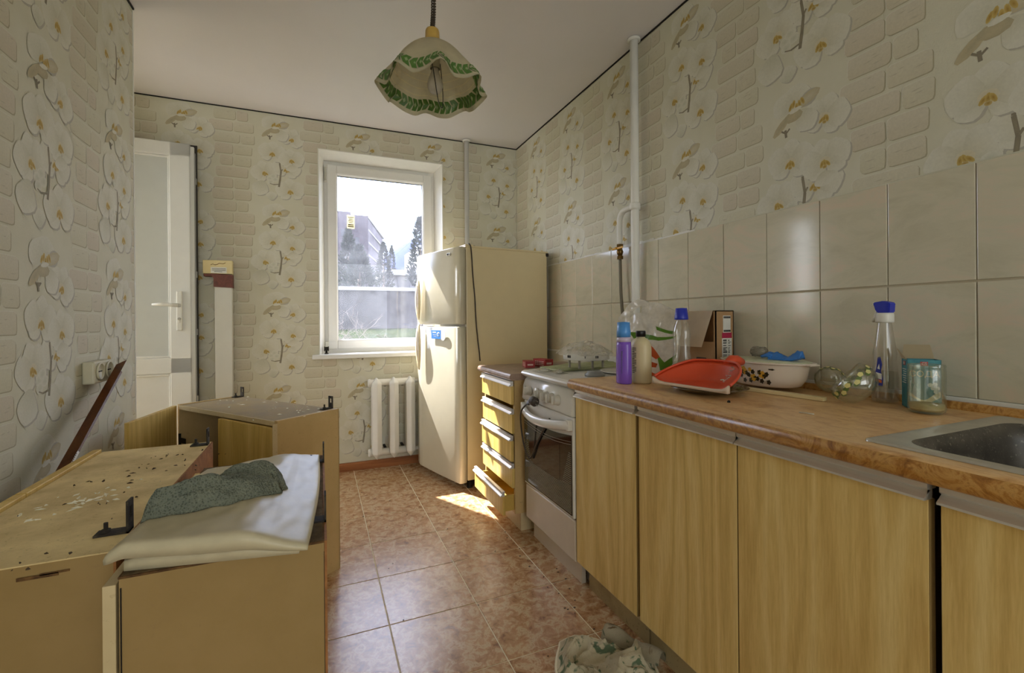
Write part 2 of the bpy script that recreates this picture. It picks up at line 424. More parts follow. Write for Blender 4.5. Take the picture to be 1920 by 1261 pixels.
# left partition, recess and the rooms behind the camera
b = MB(); b.box(XL-.12, XL, -.4, YP, 0, ZC); b.box(XL-.12, XL, YF, -1.6, 0, ZC); b.box(XL-.12, XL, -1.6, -.4, 2.1, ZC); wall_left = struct(b.build('wall_left', M['wall']))
b = MB(); b.box(XL-.002, XL+.003, YP-.004, YP+.003, 0, ZC-.01); b.build('corner_edge', M['paint_white'], wall_left)
b = MB(); b.box(XRec-.1, XL-.12, YP-.15, YP-.02, 0, ZC)
struct(b.build('wall_recess', M['plain_wall']))
b = MB(); b.box(XRec-.15, XRec, YP-.02, 2.76, 0, ZC); b.box(XRec-.15, XRec, 3.5, YB+.1, 0, ZC); b.box(XRec-.15, XRec, 2.76, 3.5, 2.2, ZC)
struct(b.build('wall_balcony', M['plain_wall']))
b = MB(); b.box(-3.1, XRec-.15, 1.6, 5.0, 2.45, 2.6); b.box(-3.1, XRec-.15, 1.6, 5.0, -.15, 0); b.box(-3.1, -3.0, 1.6, 5.0, 0, 1.2); b.box(-3.1, XRec-.15, 4.9, 5.0, 0, 2.45); b.box(-3.1, XRec-.15, 1.6, 1.7, 0, 2.45)  # roof slab, parapet and end walls added out of view to cut sky light
struct(b.build('sky_blocker', M['plain_wall']))
b = MB(); b.box(-2.6, 1.9, YF-.15, YF, 0, ZC); b.box(-2.7, -2.6, YF, YP-.15, 0, ZC); struct(b.build('wall_front', M['plain_wall']))
b = MB(); b.prism([(YB, 0), (YB-.017, 0), (YB-.017, .048), (YB-.012, .058), (YB, .06)], 'x', XRec, XR); struct(b.build('baseboard_back', M['skirt']))
b = MB(); b.prism([(XL, 0), (XL+.017, 0), (XL+.017, .048), (XL+.012, .058), (XL, .06)], 'y', -.4, YP); struct(b.build('baseboard_left', M['skirt']))

# ---- window_1
win = bpy.data.objects.new('window_1', None); C.objects.link(win); win['kind'] = 'structure'; TM['window_1'] = Matrix.Identity(4)
FX0, FX1, FZ0, FZ1, FY = .036, .893, .868, 2.345, 3.80
b = MB()
b.prism([(WX0-.002, YB-.003), (WX0+.004, YB-.003), (FX0+.004, FY+.01), (WX0-.002, FY+.01)], 'z', WZ0+.02, WZ1)
b.prism([(WX1+.002, YB-.003), (WX1+.002, FY+.01), (FX1-.004, FY+.01), (WX1-.004, YB-.003)], 'z', WZ0+.02, WZ1)
b.prism([(YB-.003, WZ1+.002), (YB-.003, WZ1-.004), (FY+.01, FZ1-.004), (FY+.01, WZ1+.002)], 'x', WX0, WX1)
b.build('window_reveal', M['paint_white'], win)
def ring(b, x0, x1, z0, z1, w, y0, y1, bev=.004):
    b.box(x0, x0+w, y0, y1, z0, z1, bev); b.box(x1-w, x1, y0, y1, z0, z1, bev)
    b.box(x0+w-.002, x1-w+.002, y0, y1, z0, z0+w, bev); b.box(x0+w-.002, x1-w+.002, y0, y1, z1-w, z1, bev)
b = MB(); ring(b, FX0-.02, FX1+.02, FZ0-.02, FZ1+.02, .075, FY, FY+.07); b.build('window_frame', M['pvc'], win)
b = MB(); ring(b, FX0+.024, FX1-.024, FZ0+.03, FZ1-.03, .07, FY-.02, FY+.055, .007); ring(b, FX0+.086, FX1-.086, FZ0+.092, FZ1-.092, .013, FY-.012, FY+.03, .004)
sash = b.build('window_sash', M['pvc'], win)
b = MB(); ring(b, FX0+.0965, FX1-.0965, FZ0+.1025, FZ1-.1025, .004, FY+.008, FY+.03, 0); b.build('glazing_gasket', M['rubber'], win)
M['pane'] = clear('dirty_window_glass', (240, 242, 250), .03, .04, (225, 228, 245), .01, .35, 3.2, .35, .7)
b = MB(); b.box(FX0+.09, FX1-.09, FY+.022, FY+.026, FZ0+.095, FZ1-.095); b.build('glass_pane', M['pane'], win)
b = MB(); b.box(FX0+.002, FX0+.026, FY-.016, FY+.004, 2.18, 2.295, .004); b.cyl((FX0+.012, FY-.016, 2.19), (FX0+.012, FY-.016, 2.285), .008)
b.box(FX0+.002, FX0+.03, FY-.02, FY+.004, .885, .96, .005); b.build('hinge', M['white_plastic'], win)
b = MB(); b.box(-.05, .99, YB-.045, FY+.01, WZ0-.003, WZ0+.03, .006); b.build('window_sill', M['pvc'], win)
M['tag'] = thin('yellowed_paper', (246, 238, 208), .8, .5, .0)
M['ink'] = plain('grey_ink', (92, 84, 70), .8)
b = MB(); b.box(.205, .262, FY+.0195, FY+.0218, 1.84, 1.945); lab = b.build('paper_sticker', M['tag'], win)
b = MB()
for k, w in enumerate((.044, .03, .036, .028, .04, .044)):
    b.box(.2335-w/2, .2335+w/2, FY+.0188, FY+.0196, 1.925-k*.0135-(.006 if k > 3 else 0), 1.93-k*.0135-(.002 if k > 3 else 0))
b.build('sticker_print', M['ink'], lab)

# ---- wallpaper pattern: raised brick pads and orchid sprays printed on the paper
class Deco:
    def __init__(s): s.v = []; s.c = []; s.layer = 0
    def poly(s, pts, cols, centre=None, ccol=None, lift=1):
        "fan of one convex outline; cols a colour or a list per point"
        s.layer += lift
        w = .0003+s.layer*.000003
        n = len(pts); cl = cols if isinstance(cols, list) else [cols]*n
        if centre is None: centre = (sum(p[0] for p in pts)/n, sum(p[1] for p in pts)/n)
        if ccol is None: ccol = tuple(sum(c[i] for c in cl)/n for i in range(3))
        for i in range(n):
            j = (i+1) % n
            s.v.append([(*centre, w), (*pts[i], w), (*pts[j], w)]); s.c.append([ccol, cl[i], cl[j]])
def lerp(a, b, t): return tuple(x*(1-t)+y*t for x, y in zip(a, b))
K_EDGE, K_MID, K_IN = L((224, 218, 195)), L((220, 213, 187)), L((206, 199, 170))
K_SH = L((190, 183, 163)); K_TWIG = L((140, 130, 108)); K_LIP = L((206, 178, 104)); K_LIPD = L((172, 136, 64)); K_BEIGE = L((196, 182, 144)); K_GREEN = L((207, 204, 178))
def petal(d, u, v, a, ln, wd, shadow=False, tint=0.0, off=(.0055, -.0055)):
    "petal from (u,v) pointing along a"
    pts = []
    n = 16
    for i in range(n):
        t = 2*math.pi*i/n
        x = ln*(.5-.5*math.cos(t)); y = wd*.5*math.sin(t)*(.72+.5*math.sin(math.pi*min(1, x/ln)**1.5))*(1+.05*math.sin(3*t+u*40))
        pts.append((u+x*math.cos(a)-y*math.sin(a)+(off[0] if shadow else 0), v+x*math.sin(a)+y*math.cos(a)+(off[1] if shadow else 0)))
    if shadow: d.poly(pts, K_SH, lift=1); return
    cols = []
    for i in range(n):
        t = .5-.5*math.cos(2*math.pi*i/n)
        cols.append(lerp(lerp(K_IN, K_GREEN, tint), K_EDGE, min(1, t*1.5)))
    cx, cy = u+ln*.45*math.cos(a), v+ln*.45*math.sin(a)
    d.poly(pts, cols, (cx, cy), lerp(K_MID, K_GREEN, tint*.7))
def blob(d, u, v, ru, rv, a, col, col2=None, n=9):
    pts = []
    for i in range(n):
        t = 2*math.pi*i/n; x = ru*math.cos(t); y = rv*math.sin(t)
        pts.append((u+x*math.cos(a)-y*math.sin(a), v+x*math.sin(a)+y*math.cos(a)))
    d.poly(pts, col, None, col2 or col)
def flower(d, u, v, r, rot):
    "open orchid seen from the front"
    pet = [(90, 1.0, .72, .25), (90+128, .95, .66, .3), (90-128, .95, .66, .2), (168, 1.12, 1.06, .1), (12, 1.12, 1.06, 0)]
    for p in pet: petal(d, u, v, R(p[0])+rot, r*p[1], r*p[2], True)
    for p in pet: petal(d, u, v, R(p[0])+rot, r*p[1], r*p[2], False, p[3])
    blob(d, u, v-.06*r, .27*r, .24*r, rot, lerp(K_MID, K_LIP, .18), lerp(K_MID, K_LIP, .4))
    for k in (-1, 0, 1): blob(d, u+k*.12*r, v-.1*r-.03*r*abs(k), .075*r, .17*r, rot+k*.5, K_LIP, K_LIPD)
    blob(d, u, v-.26*r, .1*r, .08*r, rot, lerp(K_LIP, K_BEIGE, .4), K_LIPD)
def spray(d, u, v):
    f = flower
    petal(d, u-.02, v+.1, R(100), .06, .06, True); petal(d, u-.02, v+.1, R(100), .06, .06, False, .9)
    f(d, u+.095, v-.445, .088, .1)                        # O6
    f(d, u-.065, v-.33, .082, .35); f(d, u+.072, v-.292, .084, -.15)
    petal(d, u-.075, v-.39, R(250), .11, .09, True); petal(d, u-.075, v-.39, R(250), .11, .09, False, .5)
    for bx_, by_ in ((-.035, -.37), (-.015, -.352), (.0, -.375), (-.03, -.395)): blob(d, u+bx_, v+by_, .021, .017, .4, K_EDGE, K_GREEN)
    # twig
    for seg in (((.03, -.215), (.028, -.262), .0045), ((.028, -.262), (.036, -.315), .005), ((.036, -.315), (.03, -.372), .0055), ((.03, -.372), (.022, -.425), .006), ((.03, -.405), (-.012, -.412), .0032), ((-.012, -.412), (-.035, -.405), .0022), ((.036, -.315), (.046, -.298), .0032)):
        (a0, b0), (a1, b1), w = seg
        dx, dy = a1-a0, b1-b0; l = math.hypot(dx, dy); nx, ny = -dy/l*w, dx/l*w
        d.poly([(u+a0+nx, v+b0+ny), (u+a0-nx, v+b0-ny), (u+a1-nx, v+b1-ny), (u+a1+nx, v+b1+ny)], K_TWIG, None, lerp(K_TWIG, K_BEIGE, .25))
    f(d, u-.018, v-.19, .083, -.1); f(d, u+.105, v-.225, .078, .2); petal(d, u+.1, v-.26, R(-75), .05, .07, False, .1)
    f(d, u+.105, v-.075, .075, -.35)
    petal(d, u+.02, v-.02, R(-60), .09, .07, True); petal(d, u+.02, v-.02, R(-60), .09, .07, False, .2)
    # flower in profile with beige lower petals
    petal(d, u, v+.005, R(75), .075, .085, True); petal(d, u, v+.005, R(75), .075, .085, False, .3)
    petal(d, u-.005, v, R(150), .085, .08, False, .4)
    petal(d, u+.005, v-.002, R(25), .085, .045, True); blob(d, u+.05, v+.012, .045, .02, .35, K_BEIGE, lerp(K_BEIGE, K_MID, .5))
    blob(d, u-.05, v-.052, .046, .015, .75, K_BEIGE, lerp(K_BEIGE, K_TWIG, .3)); blob(d, u-.005, v-.032, .036, .02, .1, lerp(K_BEIGE, K_TWIG, .25), K_BEIGE)
    for k in range(5): blob(d, u-.014+k*.011, v+.004+.008*math.sin(k*2.1), .006, .015, -.4+k*.2, K_LIP, K_LIPD)
    blob(d, u+.004, v-.012, .024, .008, .2, K_EDGE, K_EDGE)
    for seg in (((-.035, -.07), (-.032, -.098), .0045), ((-.032, -.083), (-.05, -.07), .003), ((-.032, -.083), (-.018, -.07), .003)):
        (a0, b0), (a1, b1), w = seg
        dx, dy = a1-a0, b1-b0; l = math.hypot(dx, dy); nx, ny = -dy/l*w, dx/l*w
        d.poly([(u+a0+nx, v+b0+ny), (u+a0-nx, v+b0-ny), (u+a1-nx, v+b1-ny), (u+a1+nx, v+b1+ny)], K_TWIG)
def pad(d, u0, u1, v0, v1, rnd):
    r = .012; pts = []
    for cx, cy, a0 in ((u1-r, v1-r, 0), (u0+r, v1-r, 90), (u0+r, v0+r, 180), (u1-r, v0+r, 270)):
        for k in range(3):
            a = R(a0+45*k); pts.append((cx+r*math.cos(a)+rnd.uniform(-.0012, .0012), cy+r*math.sin(a)+rnd.uniform(-.0012, .0012)))
    t = rnd.random()
    hi = lerp(L((218, 211, 182)), L((217, 205, 180)), t); lo = lerp(L((212, 204, 172)), L((211, 198, 170)), t)
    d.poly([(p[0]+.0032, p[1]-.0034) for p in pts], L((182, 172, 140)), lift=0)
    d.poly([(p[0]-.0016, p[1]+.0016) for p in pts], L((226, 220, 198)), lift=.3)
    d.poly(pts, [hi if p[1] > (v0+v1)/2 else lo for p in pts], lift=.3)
    for q in range(rnd.randint(1, 4)):                   # little nicks
        a, c = rnd.uniform(u0+.02, u1-.02), rnd.uniform(v0+.008, v1-.008)
        w = rnd.uniform(.006, .018); d.poly([(a-w, c), (a, c-.0012), (a+w, c+.002), (a, c+.0022)], L((198, 188, 160)), lift=.1)
VR = .6215
def clip(tri, col, rect):
    P_ = [(*p, *c) for p, c in zip(tri, col)]
    for ax, lim, sg in ((0, rect[0], 1), (0, rect[1], -1), (1, rect[2], 1), (1, rect[3], -1)):
        out = []
        for i in range(len(P_)):
            a, bb = P_[i], P_[(i+1) % len(P_)]
            da, db = (a[ax]-lim)*sg, (bb[ax]-lim)*sg
            if da >= 0: out.append(a)
            if (da >= 0) != (db >= 0):
                t = da/(da-db); out.append(tuple(x+(y-x)*t for x, y in zip(a, bb)))
        P_ = out
        if len(P_) < 3: return []
    return P_
def wallpaper(name, wall, conv, rects, cols, period, vphase, seed):
    u_lo = min(r[0] for r in rects); u_hi = max(r[1] for r in rects); v_lo = min(r[2] for r in rects); v_hi = max(r[3] for r in rects)
    base = Deco(); rnd = random.Random(seed)
    rows = [random.Random(100+k) for k in range(8)]
    plan = []
    for k in range(8):
        q = rows[k]; j = .15+(.0 if k % 3 else .018*(-1)**k)
        s0 = q.uniform(.0, .05) if k % 2 else q.uniform(.03, .075); e0 = q.uniform(.245, .29) if k % 2 else q.uniform(.215, .26)
        if k in (3, 6): plan.append([(s0, e0-.03)] if k == 3 else [(s0-.03, j+.02), (j+.026, e0+.02)])
        else: plan.append([(s0, j-.003), (j+.003, e0)])
    for cu in cols:
        z = vphase-VR*6
        k = 0
        while z < v_hi:
            for p in range(8):
                v0 = z+p*VR/8+.006
                for a, c in plan[p]:
                    u0, u1 = cu+.145+a*(period-.25)/.3, cu+.145+c*(period-.25)/.3
                    if u1 > u_lo and u0 < u_hi and v0 < v_hi and v0+.07 > v_lo: pad(base, u0, u1, v0, v0+VR/8-.0125, rnd)
            z += VR
    base.layer = 6
    allv, allc = base.v, base.c
    for cu in cols:
        z = vphase-VR*6
        d = Deco(); d.layer = 8
        while z < v_hi+VR:
            if z-.5 < v_hi and z+.2 > v_lo: spray(d, cu, z)
            z += VR
            if d.layer > 400: d.layer = 8
        allv += d.v; allc += d.c
    verts, colr, faces = [], [], []
    for tri, cl_ in zip(allv, allc):
        us = [p[0] for p in tri]; vs = [p[1] for p in tri]
        for rc in rects:
            if max(us) <= rc[0] or min(us) >= rc[1] or max(vs) <= rc[2] or min(vs) >= rc[3]: continue
            if min(us) >= rc[0] and max(us) <= rc[1] and min(vs) >= rc[2] and max(vs) <= rc[3]: pl = [(*p, *c) for p, c in zip(tri, cl_)]
            else: pl = clip(tri, cl_, rc)
            if len(pl) < 3: continue
            n0 = len(verts)
            for p in pl: verts.append(conv(p[0], p[1], p[2])); colr.append((p[3], p[4], p[5], 1))
            faces.append(tuple(range(n0, n0+len(pl))))
    me = bpy.data.meshes.new(name); me.from_pydata(verts, [], faces)
    at = me.color_attributes.new('Col', 'FLOAT_COLOR', 'POINT'); at.data.foreach_set('color', np.array(colr, np.float32).ravel())
    me.materials.append(M['print']); o = bpy.data.objects.new(name, me); C.objects.link(o); o.parent = wall; o['kind'] = 'stuff'
    return o
top = ZC-.008
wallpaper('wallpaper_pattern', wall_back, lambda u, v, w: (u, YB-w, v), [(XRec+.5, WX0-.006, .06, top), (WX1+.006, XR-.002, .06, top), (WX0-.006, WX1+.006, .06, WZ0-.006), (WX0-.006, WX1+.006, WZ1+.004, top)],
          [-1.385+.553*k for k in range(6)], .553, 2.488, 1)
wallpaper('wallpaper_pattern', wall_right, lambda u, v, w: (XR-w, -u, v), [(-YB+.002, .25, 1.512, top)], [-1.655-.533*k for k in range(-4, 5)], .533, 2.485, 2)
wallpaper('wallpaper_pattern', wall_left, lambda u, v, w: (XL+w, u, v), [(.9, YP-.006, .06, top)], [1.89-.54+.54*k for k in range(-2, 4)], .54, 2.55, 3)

# ---- balcony door leaf standing open in front of the back wall
door = bpy.data.objects.new('door_1', None); C.objects.link(door); door['kind'] = 'structure'; TM['door_1'] = Matrix.Translation((-.757, 3.5, 0)) @ Matrix.Rotation(R(1.5), 4, 'Z')
door.location = (-.757, 3.5, 0); door.rotation_euler = (0, 0, R(1.5))
W_, T_ = .72, .062
b = MB()
for q in ((-.11, 0, .02, 2.252), (-W_, -W_+.11, .02, 2.252), (-W_, 0, 2.165, 2.252), (-W_, 0, .02, .13), (-W_, 0, .79, .89)): b.box(q[0], q[1], 0, T_-.01, q[2], q[3], .005)
b.box(-.004, .02, .012, .05, .05, 2.24, .003)
b.build('door_frame', M['pvc_door'], door)
M['frost'] = plain('door_panel_white', (200, 203, 198), .25, var=.02)
b = MB(); b.box(-W_+.1, -.1, .012, .035, .88, 2.17); b.build('upper_panel', M['frost'], door)
b = MB(); b.box(-W_+.1, -.1, .012, .035, .12, .80); b.build('lower_panel', M['pvc_door'], door)
b = MB()
for z0, z1 in ((.9, 2.155), (.14, .78)): ring(b, -W_+.105, -.105, z0-.01, z1+.01, .014, .004, .02, .004)
b.build('glazing_bead', M['pvc_door'], door)
b = MB(); b.box(.018, .03, .03, .062, .03, 2.255); b.box(-W_, .03, .05, .062, 2.245, 2.262); b.build('door_gasket', M['rubber'], door)
b = MB(); b.box(.02, .026, .016, .032, .1, 2.2)
for z in (.62, 1.05, 1.42, 2.02): b.box(.024, .032, .014, .034, z-.02, z+.02, .002)
b.build('lock_strip', M['grey_plastic'], door)
b = MB(); b.box(-.075, -.043, -.012, .002, 1.06, 1.31, .006, seg=3); hp = b.build('handle_plate', M['white_plastic'], door)
b = MB(); b.cyl((-.059, -.01, 1.22), (-.059, -.045, 1.22), .011); b.tube([(-.059, -.045, 1.22), (-.09, -.05, 1.222), (-.14, -.05, 1.225), (-.19, -.048, 1.223)], [.012, .0115, .011, .008], 10); b.build('lever', M['white_plastic'], hp)
b = MB(); b.cyl((-.059, -.012, 1.135), (-.059, -.017, 1.135), .009); b.box(-.064, -.054, -.016, -.011, 1.11, 1.135, .002); b.build('lock_cylinder', M['steel'], hp)

# ------------------------------------------------------------------ kitchen run along the right wall
def profile_rail(y0, y1, x, z0, z1, dx=0):
    "aluminium pull rail: upper lip, concave web and lower lip, front at x (room is towards -x)"
    b = MB()
    h = z1-z0
    pl = [(x-.004, z1), (x-.004, z1-.010), (x-.002, z1-.012), (x+.004, z1-.016), (x+.0055, z1-h*.5), (x+.003, z0+.016), (x-.004, z0+.010), (x-.013, z0+.004), (x-.0135, z0), (x+.010, z0), (x+.012, z0+.006), (x+.012, z1)]
    b.prism(pl, 'y', y0, y1, 0, False)
    return b
# worktop with rounded front edge, cut out for the sink
top_t = thing('worktop', 'brown burl laminate worktop with rounded front edge along the tiled wall', 'worktop', (1.25, 0, .826))
WZ = .866; XF = .938
prof = [(1.02, .826), (XF+.014, .826), (XF+.004, .831), (XF, .840), (XF, .850), (XF+.003, .857), (XF+.009, .8625), (XF+.018, .8655), (XF+.03, WZ), (1.02, WZ)]
SY0, SY1, SX0, SX1 = .075, .54, 1.035, 1.47
b = MB()
b.prism(prof[:1]+prof[1:], 'y', -.9, 1.655, 0, True)
for q in ((1.0195, XR-.001, SY1, 1.655), (1.0195, XR-.001, -.9, SY0), (1.0195, SX0, SY0, SY1), (SX1, XR-.001, SY0, SY1)):
    b.box(q[0], q[1], q[2], q[3], .826, WZ)
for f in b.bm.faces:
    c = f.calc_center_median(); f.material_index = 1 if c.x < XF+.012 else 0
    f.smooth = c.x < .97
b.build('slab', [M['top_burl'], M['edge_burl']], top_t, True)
b = MB(); b.prism([(XR-.013, WZ), (XR-.030, WZ), (XR-.030, WZ+.004), (XR-.020, WZ+.019), (XR-.013, WZ+.020)], 'y', -.9, 1.655); b.build('splash_strip', M['edge_burl'], top_t, True)

def base_cabinet(y0, y1, doors, label, notch=False):
    t = thing('base_cabinet', label, 'cabinet', (1.26, (y0+y1)/2, 0), 0, 'base cabinets under the worktop')
    b = MB()
    for yy in (y0, y1-.016): b.box(1.06 if .4 < yy < .5 else 1.0, 1.53, yy, yy+.016, .085, .69 if yy < .6 else .8255)
    b.box(1.0, 1.53, y0+.016, y1-.016, .085, .101); b.box(1.52, 1.53, y0, y1, .085, .82); b.box(1.0, 1.03, y0+.016, y1-.016, .80, .8255)
    b.build('carcass', M['side_cream'], t, True)
    b = MB(); b.box(1.022, 1.038, y0+.001, y1-(.03 if notch else .001), 0, .0845); b.box(1.04, 1.5, y0+.005, y0+.02, 0, .08); b.build('plinth', M['plinth'], t, True)
    for d0, d1 in doors:
        b = MB(); b.box(.980, .998, d0, d1, .106, .7905, .0012, seg=1); b.bm.faces.ensure_lookup_table()
        dr = b.build('door', M['oak'], t, True)
        profile_rail(d0, d1, .980, .7905, .8205).build('pull_rail', M['alu'], dr, True)
        b = MB(); b.box(.9805, .9975, d0-.0008, d0+.0002, .107, .79); b.build('edge_band', M['side_beige'], dr, True)
    return t
base_cabinet(1.256, 1.662, [(1.268, 1.660)], 'oak laminate base cabinet with one narrow door, beside the gas cooker', True)
base_cabinet(.456, 1.250, [(.861, 1.252), (.460, .858)], 'wide two-door oak laminate base cabinet between the narrow one and the dark gap')
base_cabinet(-.36, .446, [(.05, .443), (-.355, .046)], 'oak laminate base cabinet under the sink, past the dark gap at the picture edge')

# sink
sk = thing('sink', 'stained stainless steel inset sink in the brown worktop', 'sink', (1.24, .3, .75))
b = MB()
def rr(x0, x1, y0, y1, r, z, n=6):
    o_ = []
    for cx, cy, a0 in ((x1-r, y1-r, 0), (x0+r, y1-r, 90), (x0+r, y0+r, 180), (x1-r, y0+r, 270)):
        for k in range(n+1):
            a = R(a0+90*k/n); o_.append(Vector((cx+r*math.cos(a), cy+r*math.sin(a), z)))
    return o_
loops = [rr(.992, 1.512, .03, .572, .012, WZ+.0005), rr(.993, 1.511, .031, .571, .012, WZ+.004), rr(.998, 1.506, .036, .566, .012, WZ+.0055), rr(1.008, 1.496, .046, .556, .016, WZ+.003), rr(1.034, 1.474, .072, .532, .055, WZ+.001)]
def skin(b, loops, mi=0, close=True):
    vs = [p for l in loops for p in l]; n = len(loops[0]); fs = []
    for k in range(len(loops)-1):
        for i in range(n): fs.append((k*n+i, k*n+(i+1) % n, (k+1)*n+(i+1) % n, (k+1)*n+i))
    if close: fs.append(tuple((len(loops)-1)*n+i for i in range(n)))
    b.add(vs, fs, mi, True)
skin(b, loops, 0, False); b.build('rim', M['steel'], sk, True)
b = MB(); skin(b, [rr(1.034, 1.474, .072, .532, .055, WZ+.001), rr(1.040, 1.468, .078, .526, .06, WZ-.006), rr(1.046, 1.462, .085, .52, .065, WZ-.03), rr(1.062, 1.446, .1, .505, .07, WZ-.145), rr(1.09, 1.42, .13, .475, .07, WZ-.16)]); b.build('bowl', M['basin_steel'], sk, True)

# ---- gas cooker
st = thing('gas_cooker', 'white gas cooker with dark glass oven door between drawer unit and worktop', 'cooker', (1.25, 1.918, 0))
SYa, SYb = 1.667, 2.168
b = MB(); b.box(1.0, 1.49, SYa, SYb, .09, .815, .004); b.build('body', M['enamel'], st, True)
b = MB(); b.box(1.010, 1.03, SYa+.004, SYb-.03, .0, .0895); b.box(1.05, 1.5, SYa+.01, SYa+.03, 0, .088); b.box(1.05, 1.5, SYb-.06, SYb-.04, 0, .088); b.build('plinth', M['beige_enamel'], st, True)
b = MB(); b.box(.978, 1.0, SYa+.003, SYb-.003, .095, .268, .006, seg=3); b.build('warming_drawer', M['beige_enamel'], st, True)
# oven door
b = MB(); b.box(.972, 1.0, SYa+.003, SYb-.003, .275, .70, .006, seg=3); od = b.build('oven_door', M['enamel'], st, True)
M['oven_glass'] = plain('dark_oven_glass', (30, 27, 24), .06, var=.02, spec=.9)
M['oven_inner'] = plain('oven_window', (58, 50, 42), .05, var=.05, spec=1.0)
def arcz(y, base, h): return base+h*(1-((y-(SYa+SYb)/2)/((SYb-SYa)/2))**2)
pts = [(SYa+.012, .288), (SYb-.012, .288)]+[(SYb-.012-(SYb-SYa-.024)*k/12, .625-.02*math.sin(math.pi*k/12)) for k in range(13)]
b = MB(); b.prism(pts, 'x', .9685, .973); b.build('oven_glass', M['oven_glass'], od, True)
b = MB()
for k in range(17):                                           # fine printed lines fanning round the window
    z = .296+k*.0068; b.box(.9678, .9684, SYa+.016, SYb-.016, z, z+.0016)
for k in range(17):
    z = .296+.1156+k*.0085; w = .075-k*.0035
    for s0 in (SYa+.016, SYb-.016-w): b.box(.9678, .9684, s0, s0+w, z, z+.0016)
for k in range(2):
    for q in range(14):
        y0 = SYa+.014+(SYb-SYa-.028)*q/14; y1 = SYa+.014+(SYb-SYa-.028)*(q+1)/14
        za = .597-.012*k-.02*math.sin(math.pi*q/14); zb = .597-.012*k-.02*math.sin(math.pi*(q+1)/14)
        b.prism([(y0, za), (y1, zb), (y1, zb+.0018), (y0, za+.0018)], 'x', .9678, .9684)
M['line'] = plain('pale_print_line', (150, 142, 124), .4)
b.build('printed_lines', M['line'], od, True)
b = MB(); b.box(.9676, .9684, SYa+.115, SYb-.115, .405, .565); b.build('oven_window', M['oven_inner'], od, True)
b = MB()
N = 14
def hpt(k, dx, dz):
    t = k/N; y = SYa+.008+(SYb-SYa-.016)*t
    return Vector((.968-.045*math.sin(math.pi*t)**.8-dx, y, .668-.022*math.sin(math.pi*t)+dz))
sec = [(.0, .020), (.014, .016), (.018, 0), (.014, -.016), (0, -.022), (-.010, -.012), (-.010, .012)]
vs = [hpt(k, *s_) for k in range(N+1) for s_ in sec]; ns = len(sec)
fs = [(k*ns+i, k*ns+(i+1) % ns, (k+1)*ns+(i+1) % ns, (k+1)*ns+i) for k in range(N) for i in range(ns)]+[tuple(range(ns)), tuple(N*ns+i for i in range(ns))]
b.add(vs, fs, 0, True)
b.box(.95, .972, SYa+.004, SYa+.03, .645, .69, .004); b.box(.95, .972, SYb-.03, SYb-.004, .645, .69, .004)
b.build('door_handle', M['enamel'], od, True)
# control panel, knobs
b = MB(); b.prism([(1.0, .703), (.968, .703), (.962, .712), (.968, .775), (.978, .805), (.992, .816), (1.0, .816)], 'y', SYa+.002, SYb-.002, 0, True); cp = b.build('control_panel', M['enamel'], st, True)
for f in cp.data.polygons: f.use_smooth = abs(f.normal.y) < .5
kb = None
for y in (2.075, 1.955, 1.897, 1.841, 1.785):
    k_ = MB(); q = Vector((-1, 0, .07)).to_track_quat('Z', 'Y').to_matrix()
    k_.lathe([(0, 0), (.0235, 0), (.0235, .004), (.0205, .012), (.0195, .024), (.017, .027), (0, .027)], (0, 0, 0), 20, rot=q)
    k_.box(-.036, -.008, -.0045, .0045, -.019, .021, .003)
    bmesh.ops.translate(k_.bm, vec=(.966, y, .757), verts=k_.bm.verts)
    k_.build('knob', M.setdefault('knob', plain('pale_grey_knob', (204, 198, 184), .35)), st, True)
b = MB(); b.cyl((.967, 1.993, .775), (.955, 1.993, .776), .008); b.build('ignition_button', M['enamel'], st, True)
b = MB(); b.cyl((.9685, 2.135, .77), (.9665, 2.135, .77), .006); b.build('indicator_lamp', M['grey_plastic'], st, True)
# hob plate with a raised rear area and burners under the clutter
b = MB(); b.prism([(.966, .829), (.960, .838), (.963, .846), (.978, .852), (1.06, .857), (1.495, .857), (1.495, .817), (.985, .817)], 'y', SYa-.004, SYb+.004, 0, False); b.build('hob_plate', M['enamel'], st, True)
b = MB(); b.box(1.478, 1.495, SYa, SYb, .8575, .905, .005); b.build('hob_upstand', M['enamel'], st, True)
for (x, y, r) in ((1.14, 1.76, .045),):
    b = MB(); b.lathe([(0, .857), (r, .857), (r, .866), (r*.8, .871), (r*.8, .877), (0, .879)], (x, y, 0), 20); b.build('burner', M['grey_plastic'], st, True)

# ---- drawer unit
du = thing('drawer_unit', 'narrow unit of five oak laminate drawers, lowest one pulled out', 'cabinet', (1.2, 2.45, 0))
DY0, DY1 = 2.212, 2.68
b = MB()
b.box(.938, 1.5, DY0, DY0+.016, .095, .795); b.box(.938, 1.5, DY1-.016, DY1, .095, .795); b.box(1.49, 1.5, DY0, DY1, .095, .795); b.box(.94, 1.49, DY0+.016, DY1-.016, .095, .108)
b.build('carcass', M['side_tan'], du, True)
b = MB(); b.box(.972, .988, DY0+.006, DY1-.006, 0, .0945); b.box(.988, 1.45, DY0+.006, DY0+.022, 0, .0945); b.build('plinth', M['side_cream'], du, True)
b = MB(); b.prism([(1.51, .797), (.912, .797), (.905, .803), (.902, .812), (.904, .822), (.91, .829), (.92, .832), (1.51, .832)], 'y', DY0-.02, DY1+.03, 0, False); b.build('worktop', burl('old_worktop', [(.3, (120, 96, 82)), (.5, (150, 124, 106)), (.7, (170, 146, 128))], 18, 1.5, .3), du, True)
zs = [(.668, .790), (.515, .643), (.370, .505), (.232, .360), (.098, .222)]
